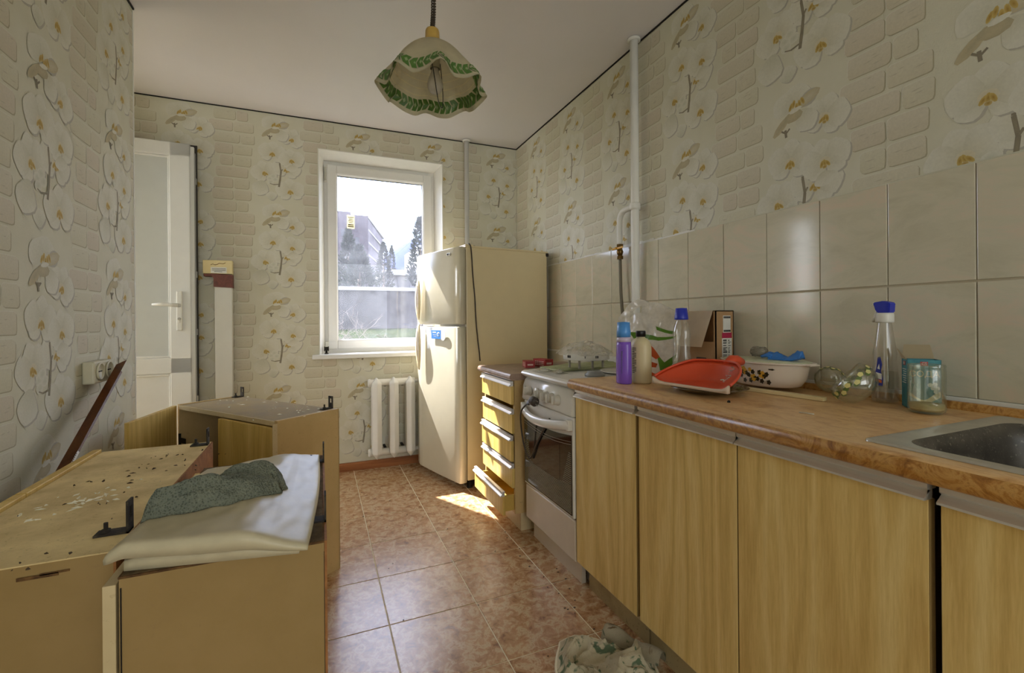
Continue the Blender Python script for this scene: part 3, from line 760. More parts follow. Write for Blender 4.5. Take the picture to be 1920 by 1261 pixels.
for k, (z0, z1) in enumerate(zs):
    dx = 0 if k < 4 else -.052
    tl = (0, .004, -.003, .002, .0)[k]
    b = MB(); b.box(.920+dx+tl, .936+dx+tl, DY0+.002, DY1-.002, z0, z1-.026, .001, seg=1); dr = b.build('drawer', M['oak_left'], du, True)
    profile_rail(DY0+.002, DY1-.002, .920+dx+tl, z1-.026, z1).build('pull_rail', M['alu'], dr, True)
    b = MB(); b.box(.937+dx, 1.40+dx, DY0+.02, DY0+.03, z0+.012, z1-.03); b.box(.937+dx, 1.40+dx, DY1-.03, DY1-.02, z0+.012, z1-.03); b.box(.937+dx, 1.40+dx, DY0+.03, DY1-.03, z0+.012, z0+.02); b.box(1.39+dx, 1.40+dx, DY0+.03, DY1-.03, z0+.012, z1-.03)
    b.build('drawer_box', M['yellow'] if 'yellow' in M else M.setdefault('yellow', plain('yellow_drawer_plastic', (206, 172, 86), .4)), dr, True)

# ---- refrigerator: body square to the run but for 7 degrees, doors ajar
fr = thing('refrigerator', 'tall cream fridge freezer with two oval pulls, doors slightly ajar', 'fridge', (.888, 2.90, 0), R(7))
FW, FD, FH = .60, .645, 1.605
b = MB(); b.box(.004, FD, .0, FW, .055, FH-.012, .006); b.build('body', M['fridge'], fr)
b = MB(); b.box(-.0, FD+.01, -.003, FW+.003, FH-.014, FH, .005); b.box(.0, .06, .0, .12, FH-.002, FH+.008, .004); b.build('top_cover', M['fridge'], fr)
b = MB(); b.box(.02, FD, .02, FW-.02, .02, .055); b.build('base_grille', M['dark'], fr)
for q in ((.03, .03), (.03, FW-.03), (FD-.05, .03), (FD-.05, FW-.03)):
    b = MB(); b.cyl((q[0], q[1], 0), (q[0], q[1], .06), .018); b.build('foot', M['black'], fr)
DR = Matrix.Rotation(R(9.5), 4, 'Z')
def fdoor(name, z0, z1, logo):
    b = MB()
    th = .058; n = 10; out = []
    for k in range(n+1):
        y = -.002+FW*k/n; out.append((-th-.006*math.sin(math.pi*k/n), y))
    out[0] = (-th+.014, -.006); out.insert(1, (-th+.002, .004)); out[-1] = (-th+.02, FW+.002)
    out = [(-.006, -.006)]+out+[(-.006, FW+.002)]
    b.prism(out, 'z', z0, z1, 0, True)
    b.bm.normal_update()
    for f in b.bm.faces: f.smooth = abs(f.normal.z) < .5
    be = [e for e in b.bm.edges if abs(e.verts[0].co.z-e.verts[1].co.z) < 1e-5]
    bmesh.ops.bevel(b.bm, geom=be, offset=.008, segments=2, profile=.5, affect='EDGES')
    bmesh.ops.transform(b.bm, matrix=DR, verts=b.bm.verts)
    d = b.build(name, M['fridge_door'], fr)
    g = MB(); g.box(-.006, .004, .012, FW-.012, z0+.012, z1-.012); bmesh.ops.transform(g.bm, matrix=Matrix.Rotation(R(4), 4, 'Z'), verts=g.bm.verts); g.build('door_seal', M['rubber'], d)
    return d
fz = fdoor('freezer_door', 1.085, FH-.012, True); fd = fdoor('fridge_door', .045, 1.072, False)
def fhandle(d, zc, h):
    "long leaf-shaped grip standing off the door's free edge"
    b = MB(); n = 16
    def sec(k):
        t = k/n; z = zc+h*(t-.5); s_ = math.sin(math.pi*t)
        return z, .010+.030*s_**.7, .004+.013*s_**.6
    vs = []; m_ = 10
    for k in range(n+1):
        z, hw, dp = sec(k)
        for i in range(m_):
            a = 2*math.pi*i/m_
            vs.append(Vector((-.066-.012-dp*.55-dp*.5*math.cos(a), FW-.10+hw*math.sin(a), z)))
    fs = [(k*m_+i, k*m_+(i+1) % m_, (k+1)*m_+(i+1) % m_, (k+1)*m_+i) for k in range(n) for i in range(m_)]+[tuple(range(m_)), tuple(n*m_+i for i in range(m_))]
    b.add(vs, fs, 0, True); bmesh.ops.transform(b.bm, matrix=DR, verts=b.bm.verts)
    hd = b.build('handle', M['fridge'], d)
    b = MB(); vs = []
    for k in range(n+1):
        t = k/n; s_ = math.sin(math.pi*t); z = zc+h*.72*(t-.5)
        for i in range(3): vs.append(Vector((-.0790-1.05*(.004+.013*math.sin(math.pi*(.14+.72*t))**.6), FW-.10+(i-1)*.019*s_**.8-.002, z)))
    fs = [(k*3+i, k*3+i+1, (k+1)*3+i+1, (k+1)*3+i) for k in range(n) for i in range(2)]
    b.add(vs, fs, 0, True); bmesh.ops.solidify(b.bm, geom=b.bm.faces[:], thickness=.002); bmesh.ops.transform(b.bm, matrix=DR, verts=b.bm.verts)
    b.build('grip_shade', M.setdefault('handle_dark', plain('shaded_grip', (140, 120, 72), .3)), hd)  # olive strip paints the shading of the grip into its colour
fhandle(fz, 1.265, .30); fhandle(fd, .925, .34)
def txt(s_, size, mat4, mats, name, parent, extrude=.0004):
    cu = bpy.data.curves.new('lettering', 'FONT'); cu.body = s_; cu.size = size; cu.align_x = 'CENTER'; cu.align_y = 'CENTER'; cu.extrude = extrude; cu.resolution_u = 3
    o = bpy.data.objects.new('lettering', cu); me = bpy.data.meshes.new_from_object(o)
    bpy.data.objects.remove(o); bpy.data.curves.remove(cu)
    me.transform(mat4); me.name = name; me.materials.clear(); me.materials.append(mats)
    p = bpy.data.objects.new(name, me); C.objects.link(p); p.parent = parent
    return p
def face_mat(o, xdir, ydir):
    x = Vector(xdir).normalized(); y = Vector(ydir).normalized(); z = x.cross(y)
    m_ = Matrix((( x.x, y.x, z.x, o[0]), (x.y, y.y, z.y, o[1]), (x.z, y.z, z.z, o[2]), (0, 0, 0, 1))); return m_
b = MB(); b.box(-.068, -.0655, .083, .125, 1.541, 1.561, .001); bmesh.ops.transform(b.bm, matrix=DR, verts=b.bm.verts); bd = b.build('badge', M['steel'], fz)
txt('LG', .016, DR @ face_mat((-.0684, .098, 1.551), (0, -1, 0), (0, 0, 1)), M['dark'], 'badge_lettering', bd)
b = MB(); b.cyl((-.068, .114, 1.551), (-.0688, .114, 1.551), .0065, 14); bmesh.ops.transform(b.bm, matrix=DR, verts=b.bm.verts); b.build('badge_roundel', M['dark'], bd)
M['sticker_blue'] = plain('blue_sticker', (62, 134, 212), .4); M['sticker_white'] = plain('white_sticker', (216, 218, 216), .4)
b = MB(); b.box(-.0735, -.0715, .20, .33, .985, 1.045); bmesh.ops.transform(b.bm, matrix=DR, verts=b.bm.verts); stk = b.build('blue_sticker', M['sticker_blue'], fd)
b = MB(); b.lathe([(.010, 0), (.015, 0), (.015, .0006), (.010, .0006)], (0, 0, 0), 18, rot=Vector((-1, 0, 0)).to_track_quat('Z', 'Y').to_matrix(), sx=1.2)
bmesh.ops.translate(b.bm, vec=(-.0735, .232, 1.016), verts=b.bm.verts)
for k, (z, w) in enumerate(((1.026, .05), (1.012, .044), (1.002, .03))): b.box(-.0741, -.0735, .262, .262+w, z, z+(.008 if k == 0 else .003))
bmesh.ops.transform(b.bm, matrix=DR, verts=b.bm.verts); b.build('sticker_print', M['sticker_white'], stk)
b = MB(); b.lathe([(0, 0), (.037, 0), (.037, .0015), (0, .0015)], (0, 0, 0), 26, rot=Vector((-1, 0, 0)).to_track_quat('Z', 'Y').to_matrix(), smooth=False)
bmesh.ops.translate(b.bm, vec=(-.0715, .175, 1.012), verts=b.bm.verts); bmesh.ops.transform(b.bm, matrix=DR, verts=b.bm.verts); b.build('round_sticker', M['sticker_white'], fd)
# mains lead thrown over the top and hanging down the side
M['cord'] = plain('brown_cable', (66, 54, 42), .5)
b = MB(); path = [(.30, .30, FH+.006), (.20, .14, FH+.007), (.05, .04, FH+.012), (.03, .005, FH+.012), (.035, -.008, FH-.01), (.042, -.008, 1.53), (.05, -.007, 1.40), (.062, -.007, 1.27), (.066, -.007, 1.18), (.072, -.007, 1.08), (.082, -.007, .98), (.092, -.007, .90), (.097, -.007, .84)]
def smooth_path(p, k=4):
    P_ = [Vector(q) for q in p]; out = []
    for i in range(len(P_)-1):
        p0, p1, p2, p3 = P_[max(i-1, 0)], P_[i], P_[i+1], P_[min(i+2, len(P_)-1)]
        for j in range(k):
            t = j/k; out.append(.5*((2*p1)+(p2-p0)*t+(2*p0-5*p1+4*p2-p3)*t*t+(3*p1-p0-3*p2+p3)*t**3))
    return out+[P_[-1]]
b.tube(smooth_path(path), .0042, 8); b.build('mains_lead', M['cord'], fr)
b = MB(); b.box(FD-.01, FD+.012, -.006, .03, FH-.035, FH-.012, .003); b.build('rear_hinge', M['iron'], fr)

# ---- cooker lead with plug hung on the oven handle
cl_ = thing('power_cord', 'dark cable with a moulded plug hung over the oven door handle', 'cord', (.91, 1.98, .45))
b = MB()
b.tube(smooth_path([(.918, 1.985, .716), (.915, 2.02, .70), (.914, 2.075, .655), (.925, 2.10, .58), (.935, 2.095, .50), (.948, 2.085, .445), (.956, 2.07, .425), (.960, 2.045, .445), (.962, 2.0, .51), (.962, 1.94, .58), (.960, 1.885, .635), (.962, 1.86, .66)]), .0042, 8)
b.build('cable', M['cord'], cl_, True)
b = MB(); b.cyl((.916, 1.99, .714), (.918, 1.955, .733), .011, 12, r1=.017); b.lathe([(0, 0), (.019, 0), (.022, .008), (.022, .028), (.019, .034), (0, .034)], (.918, 1.955, .733), 16, rot=Vector((.1, -1, -.15)).to_track_quat('Z', 'Y').to_matrix())
b.build('plug', plain('dark_brown_plug', (58, 48, 40), .5), cl_, True)
b = MB()
for dz in (-.009, .009): b.cyl((.921, 1.922, .728+dz), (.923, 1.903, .725+dz), .0024, 8)
b.build('plug_pin', M['steel'], cl_, True)

# ------------------------------------------------------------------ pipes and radiator
pp = thing('heating_pipe', 'thin white heating pipe rising behind the fridge to the ceiling', 'pipe', (1.11, 3.575, 0))
b = MB(); b.cyl((1.11, 3.575, 0.002), (1.11, 3.575, ZC-.003), .019, 14); b.build('riser', M['paint_white'], pp, True)
b = MB(); b.lathe([(.02, 0), (.032, 0), (.03, .012), (.02, .014)], (1.11, 3.575, ZC-.018), 16); b.build('ceiling_collar', M['paint_white'], pp, True)

gp = thing('gas_pipe', 'white painted gas riser on the right wall with elbow branch and yellow valve', 'pipe', (1.525, 1.963, .868))
b = MB(); b.tube([(1.525, 1.963, .868), (1.525, 1.963, 1.25), (1.525, 1.962, 1.7), (1.525, 1.961, ZC-.002)], .0215, 16); b.build('riser', M['paint_white'], gp, True)
b = MB(); b.lathe([(.0216, 0), (.034, .0), (.032, .012), (.0216, .014)], (1.525, 1.961, ZC-.018), 16); b.build('ceiling_collar', M['paint_white'], gp, True)
b = MB(); b.lathe([(.0, 0), (.027, 0), (.028, .01), (.028, .03), (.025, .036), (0, .036)], (1.525, 1.962, 1.68), 14); b.build('joint_collar', M['paint_white'], gp, True)
b = MB(); b.tube(smooth_path([(1.525, 1.963, 1.70), (1.525, 2.02, 1.70), (1.525, 2.065, 1.694), (1.525, 2.092, 1.665), (1.525, 2.098, 1.62), (1.525, 2.097, 1.52)], 5), .0155, 12); b.build('branch', M['paint_white'], gp, True)
M['brass'] = plain('old_brass', (120, 92, 48), .35, .8); M['yellow_paint'] = plain('yellow_lever', (222, 164, 30), .4)
b = MB(); b.cyl((1.525, 2.097, 1.525), (1.525, 2.095, 1.445), .013, 12); b.lathe([(0, 0), (.019, 0), (.019, .018), (0, .018)], (1.525, 2.096, 1.503), 6, smooth=False); b.lathe([(0, 0), (.018, 0), (.018, .016), (0, .016)], (1.525, 2.095, 1.44), 6, smooth=False); b.lathe([(0, -.02), (.014, -.016), (.019, 0), (.014, .016), (0, .02)], (1.525, 2.096, 1.48), 12)
vl = b.build('valve', M['brass'], gp, True)
b = MB(); b.box(1.50, 1.506, 2.04, 2.135, 1.492, 1.504, .003); b.cyl((1.51, 2.096, 1.498), (1.495, 2.096, 1.498), .007); b.build('valve_lever', M['yellow_paint'], vl, True)
b = MB(); b.tube(smooth_path([(1.525, 2.095, 1.44), (1.524, 2.092, 1.38), (1.522, 2.085, 1.25), (1.525, 2.075, 1.12), (1.53, 2.07, 1.0), (1.545, 2.06, .92)]), .0085, 10); b.build('braided_hose', plain('grey_braided_hose', (112, 104, 88), .5, .4), gp, True)

rd = thing('radiator', 'white cast iron radiator with three columns under the window', 'radiator', (.5, 3.53, .06))
for x in (.385, .508, .630):
    b = MB()
    b.prism([(x, 3.462), (x+.034, 3.485), (x+.036, 3.56), (x, 3.585), (x-.036, 3.56), (x-.034, 3.485)], 'z', .135, .655)
    b.bm.verts.ensure_lookup_table()
    t_ = [v for v in b.bm.verts if v.co.z > .6]; l_ = [v for v in b.bm.verts if v.co.z < .2]
    tv = b.bm.verts.new((x, 3.50, .698)); bv = b.bm.verts.new((x, 3.50, .088)); tv2 = b.bm.verts.new((x, 3.56, .69)); bv2 = b.bm.verts.new((x, 3.56, .096))
    for ff in [f for f in b.bm.faces if len(f.verts) == 6]: b.bm.faces.remove(ff)
    def cap(vs, a, c):
        vs = sorted(vs, key=lambda v: math.atan2(v.co.y-3.523, v.co.x-x))
        n = len(vs)
        for i in range(n):
            p, q = vs[i], vs[(i+1) % n]; ap = a if p.co.y < 3.523 else c; aq = a if q.co.y < 3.523 else c
            b.bm.faces.new((p, q, aq) if ap is aq else (p, q, aq, ap))
    cap(t_, tv, tv2); cap(l_, bv, bv2)
    bmesh.ops.recalc_face_normals(b.bm, faces=b.bm.faces)
    bmesh.ops.bevel(b.bm, geom=b.bm.edges[:], offset=.006, segments=2, profile=.5, affect='EDGES')
    o = b.build('column', M['paint_white'], rd, True)
for z in (.655, .14):
    b = MB(); b.lathe([(.0, 0), (.026, 0), (.03, .008), (.03, .018), (.026, .022), (.027, .34), (.0, .34)], (.325, 3.525, z), 14, rot=Vector((1, 0, 0)).to_track_quat('Z', 'Y').to_matrix()); b.build('header', M['paint_white'], rd, True)
    b = MB(); b.tube([(.66, 3.525, z), (.76, 3.54, z), (1.0, 3.56, z), (1.085, 3.565, z)], .013, 10); b.build('supply_pipe', M['paint_white'], rd, True)
for z in (.63, .165):
    for x in (.44, .57):
        b = MB(); b.box(x, x+.016, 3.53, YB-.001, z-.006, z+.006); b.build('wall_bracket', M['iron'], rd, True)

# ------------------------------------------------------------------ hanging lamp
LX, LY = .415, 1.772
lp = thing('pendant_lamp', 'frilled white pendant lamp with green leaf border on a coiled brown cord', 'lamp', (LX, LY, 1.95))
def shade_pt(a, t):
    "t 0 top .. 1 rim"
    r = .040+.160*t**.80; z = 2.185-.190*t**1.45
    w = max(0, (t-.45)/.55)**1.4
    wave = math.cos(8*a+.9)+.22*math.cos(16*a+1.3)
    return r+.016*w*wave, z+.017*w*wave
M['shade'] = thin('white_glass_shade', (230, 224, 200), .35, .5)
M['leaf_print'] = thin('green_leaf_print', (96, 136, 62), .4, .3); M['leaf_pale'] = thin('pale_leaf_print', (176, 192, 140), .4, .3)
NA, NT = 90, 16
b = MB(); vs = []
for k in range(NT+1):
    for i in range(NA):
        a = 2*math.pi*i/NA; r, z = shade_pt(a, k/NT); vs.append((LX+r*math.cos(a), LY+r*math.sin(a), z))
b.add(vs, [(k*NA+i, k*NA+(i+1) % NA, (k+1)*NA+(i+1) % NA, (k+1)*NA+i) for k in range(NT) for i in range(NA)], 0, True)
bmesh.ops.solidify(b.bm, geom=b.bm.faces[:], thickness=.0016)
sh = b.build('shade', M['shade'], lp, True)
def on_shade(a, t, off):
    r, z = shade_pt(a, t); return (LX+(r+off)*math.cos(a), LY+(r+off)*math.sin(a), z+off*.4)
for nm, mt_, sc_l in (('leaf_border', M['leaf_print'], 1.0), ('leaf_heart', M['leaf_pale'], .45)):
    b = MB(); n = 46
    for i in range(n):
        a = 2*math.pi*i/n; da = 2*math.pi/n
        for off in (.0022, -.0036):
            o2 = off*(1.0 if sc_l == 1 else 1.5)
            m_ = .87; hw = .075*sc_l
            outl = [(-.55, .0), (-.1, hw), (.62, hw*1.05), (.32, .0), (.62, -hw*1.05), (-.1, -hw)] if sc_l == 1 else [(-.1, 0), (.12, hw), (.32, 0), (.12, -hw)]
            P_ = [on_shade(a+u*da, m_+v, o2) for u, v in outl]
            if sc_l == 1: b.add(P_, [(0, 1, 2, 3), (0, 3, 4, 5)])
            else: b.add(P_, [(0, 1, 2, 3)])
    o = b.build(nm, mt_, sh, True, normals=False); o['kind'] = 'stuff'
b = MB()
for t in (.42, .53, .64, .74):
    n = 90; vs = []
    for i in range(n):
        a = 2*math.pi*i/n; vs += [on_shade(a, t-.006, -.0034), on_shade(a, t+.006, -.0034)]
    b.add(vs, [(2*i, 2*i+1, (2*i+3) % (2*n), (2*i+2) % (2*n)) for i in range(n)])
b.build('pale_ring', thin('pale_ring_print', (244, 236, 206), .4, .6), sh, True, normals=False)
b = MB(); b.lathe([(0, 2.255), (.006, 2.255), (.012, 2.25), (.024, 2.246), (.027, 2.238), (.028, 2.19), (.036, 2.182), (0, 2.18)], (LX, LY, 0), 20); b.build('cap', plain('ochre_plastic_cap', (196, 160, 78), .45), lp, True)
b = MB(); pth = []
for i in range(24*28):
    a = 2*math.pi*i/24; z = 2.25+(ZC-2.255)*(i/(24*28))**1.25
    wob = .006*math.sin(z*14)
    pth.append((LX+.0075*math.cos(a)+wob, LY+.0075*math.sin(a), z))
b.tube(pth, .0028, 5); b.build('coiled_cord', M['cord'], lp, True)
b = MB(); b.cyl((LX, LY, ZC-.03), (LX, LY, ZC-.001), .04, 20); b.build('ceiling_rose', M['paint_white'], lp, True)
b = MB(); b.lathe([(0, 2.0), (.02, 2.004), (.029, 2.018), (.031, 2.035), (.026, 2.055), (.016, 2.08), (.014, 2.10), (0, 2.10)], (LX+.01, LY, 0), 18); b.build('bulb', thin('frosted_bulb', (222, 216, 204), .3, .4), lp, True)
b = MB(); b.cyl((LX+.01, LY, 2.095), (LX+.01, LY, 2.18), .019, 14); b.build('lamp_holder', M['ivory_plastic'], lp, True)
b = MB(); b.tube(smooth_path([(LX-.012, LY-.03, 2.12), (LX+.0, LY-.034, 2.04), (LX+.014, LY-.03, 1.962), (LX+.03, LY-.02, 1.938), (LX+.036, LY-.016, 1.96), (LX+.036, LY-.01, 2.03), (LX+.03, LY, 2.12)], 6), .0016, 6); b.build('hanging_wire', M['black'], lp, True)

# ------------------------------------------------------------------ three wall cupboards standing on the floor
def lbracket(b, x, y, z, a, flat=.05, up=.055, w=.028):
    "L-shaped hanging iron with a screw; upright leg faces direction a"
    t = bmesh.new(); q = MB()
    q.box(-flat, .0, -w/2, w/2, 0, .004); q.box(-.004, 0, -w/2, w/2, 0, up*.45); q.box(-.004, 0, -w/2, -w*.22, up*.45, up*.8); q.box(-.004, 0, w*.22, w/2, up*.45, up*.8); q.box(-.004, 0, -w/2, w/2, up*.8, up)
    q.cyl((-flat*.72, 0, .004), (-flat*.72, 0, .009), .008, 10); q.cyl((-flat*.72, 0, .009), (-flat*.72, 0, .022), .0038, 8)
    q.bm.transform(Matrix.Translation((x, y, z)) @ Matrix.Rotation(a, 4, 'Z'))
    b.merge(q.bm, None); t.free()
def hinge(b, x, y, z, a):
    q = MB(); q.box(-.06, 0, -.003, 0, -.012, .012); q.cyl((0, -.004, -.03), (0, -.004, .03), .006, 8); q.box(-.028, .0, -.012, -.003, -.008, .008)
    q.bm.transform(Matrix.Translation((x, y, z)) @ Matrix.Rotation(a, 4, 'Z')); b.merge(q.bm, None)
# near right one
HA = .70
ca = thing('wall_cupboard', 'cream-sided taken-down cupboard nearest the camera, plastic sheet folded on its dusty top', 'cabinet', (-.165, 1.22, 0), 0, 'old wall cupboards standing on the floor')
b = MB(); b.box(-.302, .005, .931, .949, 0, HA-.004); b.build('side_panel', M['side_beige'], ca, True)
b = MB(); b.box(-.302, .005, 1.512, 1.53, 0, HA-.004); b.build('side_panel', M['side_beige'], ca, True)
b = MB(); b.box(-.302, .005, .949, 1.512, HA-.018, HA-.001); b.box(-.3035, .0055, .9302, 1.531, HA-.004, HA, .001); b.build('top_board', M['chip_edge'], ca, True)
b = MB(); b.box(-.3, .002, .934, 1.527, HA-.0002, HA+.0006); b.build('dust_layer', dirty('grimy_dust', (124, 104, 74), (86, 70, 48), 1.0, 22, .38, .62, .9, 260, col3=(156, 138, 108)), ca, True)
b = MB(); b.box(-.302, .0, .949, 1.512, 0, .018); b.build('bottom_board', M['side_beige'], ca, True)
b = MB(); b.box(.0055, .010, .93, 1.53, 0, HA); b.build('back_board', M['fibre'], ca, True)
b = MB(); b.box(-.324, -.3065, .932, 1.228, 0.004, HA-.012, .001); d_ = b.build('door', M['side_cream'], ca, True)
b = MB(); b.box(-.324, -.3065, 1.232, 1.53, 0.004, HA-.012, .001); b.build('door', M['oak_left'], ca, True)
b = MB(); lbracket(b, .010, 1.03, HA, 0); b.build('hanging_bracket', M['iron'], ca, True)
b = MB(); lbracket(b, .010, 1.46, HA, 0); b.build('hanging_bracket', M['iron'], ca, True)
b = MB(); b.box(-.300, -.2985, .929, .9312, 0.0, HA-.018); b.box(.0045, .0056, .9302, .9312, 0, HA-.02); b.build('edge_band', M['dark'], ca, True)

# the one behind and to the left
cb = thing('wall_cupboard', 'taken-down cupboard at the left wall with paint chips on its wide dusty top', 'cabinet', (-.50, 1.45, 0), 0, 'old wall cupboards standing on the floor')
BX0, BX1, BY0, BY1 = -.642, -.346, 1.043, 1.86
b = MB(); b.box(BX0, BX1, BY0, BY0+.018, 0, HA-.0025); b.build('side_panel', M['side_beige'], cb, True)
b = MB(); b.box(BX0, BX1, BY1-.018, BY1, 0, HA-.0025); b.build('side_panel', M['side_beige'], cb, True)
b = MB(); b.box(BX0, BX1, BY0+.018, BY1-.018, HA-.018, HA-.001); b.box(BX0, BX1, BY0-.0008, BY1+.001, HA-.0025, HA, .0006); b.build('top_board', M['dusty'], cb, True)
b = MB(); b.box(BX0, BX1, BY0+.018, BY1-.018, 0, .018); b.build('bottom_board', M['side_beige'], cb, True)
b = MB(); b.box(BX1, BX1+.004, BY0, BY1, 0, HA-.001); b.build('back_board', M['fibre'], cb, True)
for d0, d1 in ((BY0, 1.45), (1.453, BY1)):
    b = MB(); b.box(BX0-.024, BX0-.002, d0, d1, .004, HA+.009, .002); b.build('door', M['oak_left'], cb, True)
b = MB(); lbracket(b, BX1-.001, 1.132, HA, 0, .055, .062); b.build('hanging_bracket', M['iron'], cb, True)
b = MB(); lbracket(b, BX1-.001, 1.822, HA, 0, .05, .055); b.build('hanging_bracket', M['iron'], cb, True)
b = MB(); b.box(BX1-.13, BX1-.075, BY0-.0024, BY0-.0016, HA-.026, HA-.02); b.box(BX1-.10, BX1-.06, BY0-.0024, BY0-.0016, HA-.022, HA-.0185); b.build('chipped_edge', M['chip_edge'], cb, True)

# far one, turned, with an open door
TH = -.92; CW, CD_, HC = .785, .295, .718
cc = thing('wall_cupboard', 'taken-down cupboard standing askew by the back wall, left door open, right door shut', 'cabinet', (-.632, 2.66, 0), TH, 'old wall cupboards standing on the floor')
b = MB(); b.box(0, .018, 0, CD_, 0, HC); b.build('side_panel', M['side_tan'], cc)
b = MB(); b.box(CW-.018, CW, 0, CD_, 0, HC); b.build('side_panel', M['side_tan'], cc)
b = MB(); b.box(.018, CW-.018, .003, CD_-.004, HC-.022, HC-.003); b.build('top_board', dirty('dusty_cupboard_top_grey', (170, 148, 106), (150, 136, 112), .9, 5, .35, .7, .4, 200, col3=(186, 172, 142)), cc)
b = MB(); b.box(.018, CW-.018, 0, CD_-.004, 0, .018); b.box(.018, CW-.018, .02, CD_-.004, .34, .356); b.build('shelf', M['side_tan'], cc)
b = MB(); b.box(.0, CW, CD_-.004, CD_, 0, HC-.004); b.build('back_board', M['side_tan'], cc)
b = MB(); b.box(.018, CW-.018, -.002, .003, HC-.022, HC-.003); b.build('front_edge_band', M['side_cream'], cc)
b = MB(); b.box(CW/2+.0, CW-.002, -.020, -.003, .01, HC-.026, .001); b.build('door', M['oak_left'], cc)
b = MB(); b.box(CW-.002, CW-.0, -.020, .0, .01, HC-.01); b.build('edge_band', M['side_cream'], cc)
b = MB(); b.box(0, CW/2-.003, -.017, 0, .01, HC-.005, .001); bmesh.ops.transform(b.bm, matrix=Matrix.Translation((.0, -.004, 0)) @ Matrix.Rotation(R(-47), 4, 'Z'), verts=b.bm.verts); dr = b.build('door', M['oak_left'], cc)
b = MB(); hinge(b, .018, -.004, .55, R(180)); 
b.build('hinge', M['black'], cc)
b = MB(); lbracket(b, .03, CD_-.002, HC-.002, R(90), .05, .05); b.build('hanging_bracket', M['iron'], cc)
b = MB(); lbracket(b, CW-.05, CD_-.002, HC-.002, R(90), .05, .055); b.build('hanging_bracket', M['iron'], cc)

# flakes of paint lying on the tops
M['flake'] = plain('paint_flakes', (255, 246, 222), .8)
M['crumb'] = plain('dark_crumbs', (78, 62, 44), .9)
def flakes(name, label, spots, z, mats, par=None):
    b = MB(); rnd = random.Random(5)
    for (x, y, n, r, s) in spots:
        for _ in range(n):
            px, py = x+rnd.gauss(0, r), y+rnd.gauss(0, r); a = rnd.uniform(0, 6.3); l = s*rnd.uniform(.4, 1.3); w = l*rnd.uniform(.2, .5)
            c_, s_ = math.cos(a), math.sin(a); h = rnd.uniform(.0005, .004)
            P_ = [(px+l*c_, py+l*s_, z+.0006), (px-w*s_, py+w*c_, z+.001+h), (px-l*c_, py-l*s_, z+.0006+h*.5), (px+w*s_, py-w*c_, z+.0006)]
            lo = [(p[0], p[1], z+.0002) for p in P_]
            b.add(P_+lo, [(0, 1, 2, 3), (7, 6, 5, 4), (0, 1, 5, 4), (1, 2, 6, 5), (2, 3, 7, 6), (3, 0, 4, 7)])
    o = b.build(name, mats); o['kind'] = 'stuff'; tag(o, label, 'debris')
    return o
flakes('paint_flakes', 'pale paint flakes scattered on the top of the left cupboard', [(-.56, 1.35, 9, .03, .008), (-.50, 1.36, 16, .022, .009), (-.47, 1.375, 8, .03, .006), (-.55, 1.27, 3, .01, .011), (-.44, 1.4, 3, .04, .005)], HA, M['flake'])
flakes('crumbs', 'dark crumbs and chips on the top of the left cupboard', [(-.45, 1.58, 14, .06, .006), (-.52, 1.5, 10, .06, .004), (-.40, 1.25, 8, .06, .003), (-.40, 1.70, 14, .05, .004), (-.45, 1.06, 5, .03, .005)], HA, M['crumb'])
flakes('paint_flakes', 'light flakes and crumbs on the top of the askew far cupboard', [(-.32, 2.55, 6, .06, .010), (-.16, 2.33, 12, .07, .008), (-.05, 2.2, 12, .04, .007), (-.4, 2.7, 5, .05, .009)], HC-.003, M['flake'])

# ------------------------------------------------------------------ plastic sheeting and netted cloth on the near cupboard
M['film'] = thin('milky_plastic_film', (214, 202, 170), .40, .12)
ps = thing('plastic_sheet', 'thick folded milky plastic sheeting lying on the nearest cupboard top', 'plastic sheet', (-.16, 1.2, HA))
def quad(u, v, c):
    return Vector(c[0])*(1-u)*(1-v)+Vector(c[1])*u*(1-v)+Vector(c[2])*u*v+Vector(c[3])*(1-u)*v
cu_ = [(-.322, .930, 0), (-.022, .878, 0), (-.004, 1.50, 0), (-.30, 1.30, 0)]
def sst(x):
    x = min(1, max(0, x)); return x*x*(3-2*x)
def stack_h(u): return .056-.033*sst((u-.62)/.38)-.016*sst((.10-u)/.10)
def ztop(u, v):
    e = min(1, u/.02, (1-u)/.05); ev = min(1, v/.018, (1-v)/.05)
    n_ = .0035*noise.noise(Vector((u*4, v*5, 1)))+.0022*noise.noise(Vector((u*13, v*11, 4)))
    return HA+stack_h(u)*(1-.16*v)-.005*(1-math.sin(e*math.pi/2))-.004*(1-math.sin(ev*math.pi/2))+n_*min(1, v*9)
def ptop(u, v):
    p = quad(u, v, cu_); bow = .006*math.sin(math.pi*u)*(v < .5); p.y -= bow*(1-v); p.x += .010*math.sin(math.pi*v)*(u > .8)*u
    p.z = ztop(u, v); return p
def pbot(u, v):
    p = ptop(u, v); p.z = HA+stack_h(u)*.48+.004*math.sin(5*u+1)*(1-u); p.y += .002; return p
b = MB(); b.slab(ptop, pbot, 60, 60); b.build('upper_fold', M['film'], ps, True)
cl2 = [(-.300, .945, 0), (-.036, .893, 0), (-.016, 1.48, 0), (-.33, 1.16, 0)]
b = MB(); b.slab(lambda u, v: quad(u, v, cl2)+Vector((0, 0, HA+stack_h(u)*.45+.0015*noise.noise(Vector((u*6, v*6, 9))))), lambda u, v: quad(u, v, cl2)+Vector((0, 0, HA+.002)), 30, 30); b.build('lower_fold', M['film'], ps, True)
cl3 = [(-.305, 1.24, 0), (-.20, 1.2, 0), (-.17, 1.345, 0), (-.265, 1.375, 0)]
b = MB(); b.slab(lambda u, v: quad(u, v, cl3)+Vector((0, 0, HA+.034+.006*math.sin(3*u)+.004*v)), lambda u, v: quad(u, v, cl3)+Vector((0, 0, HA+.014)), 14, 14); b.build('loose_flap', M['film'], ps, True)

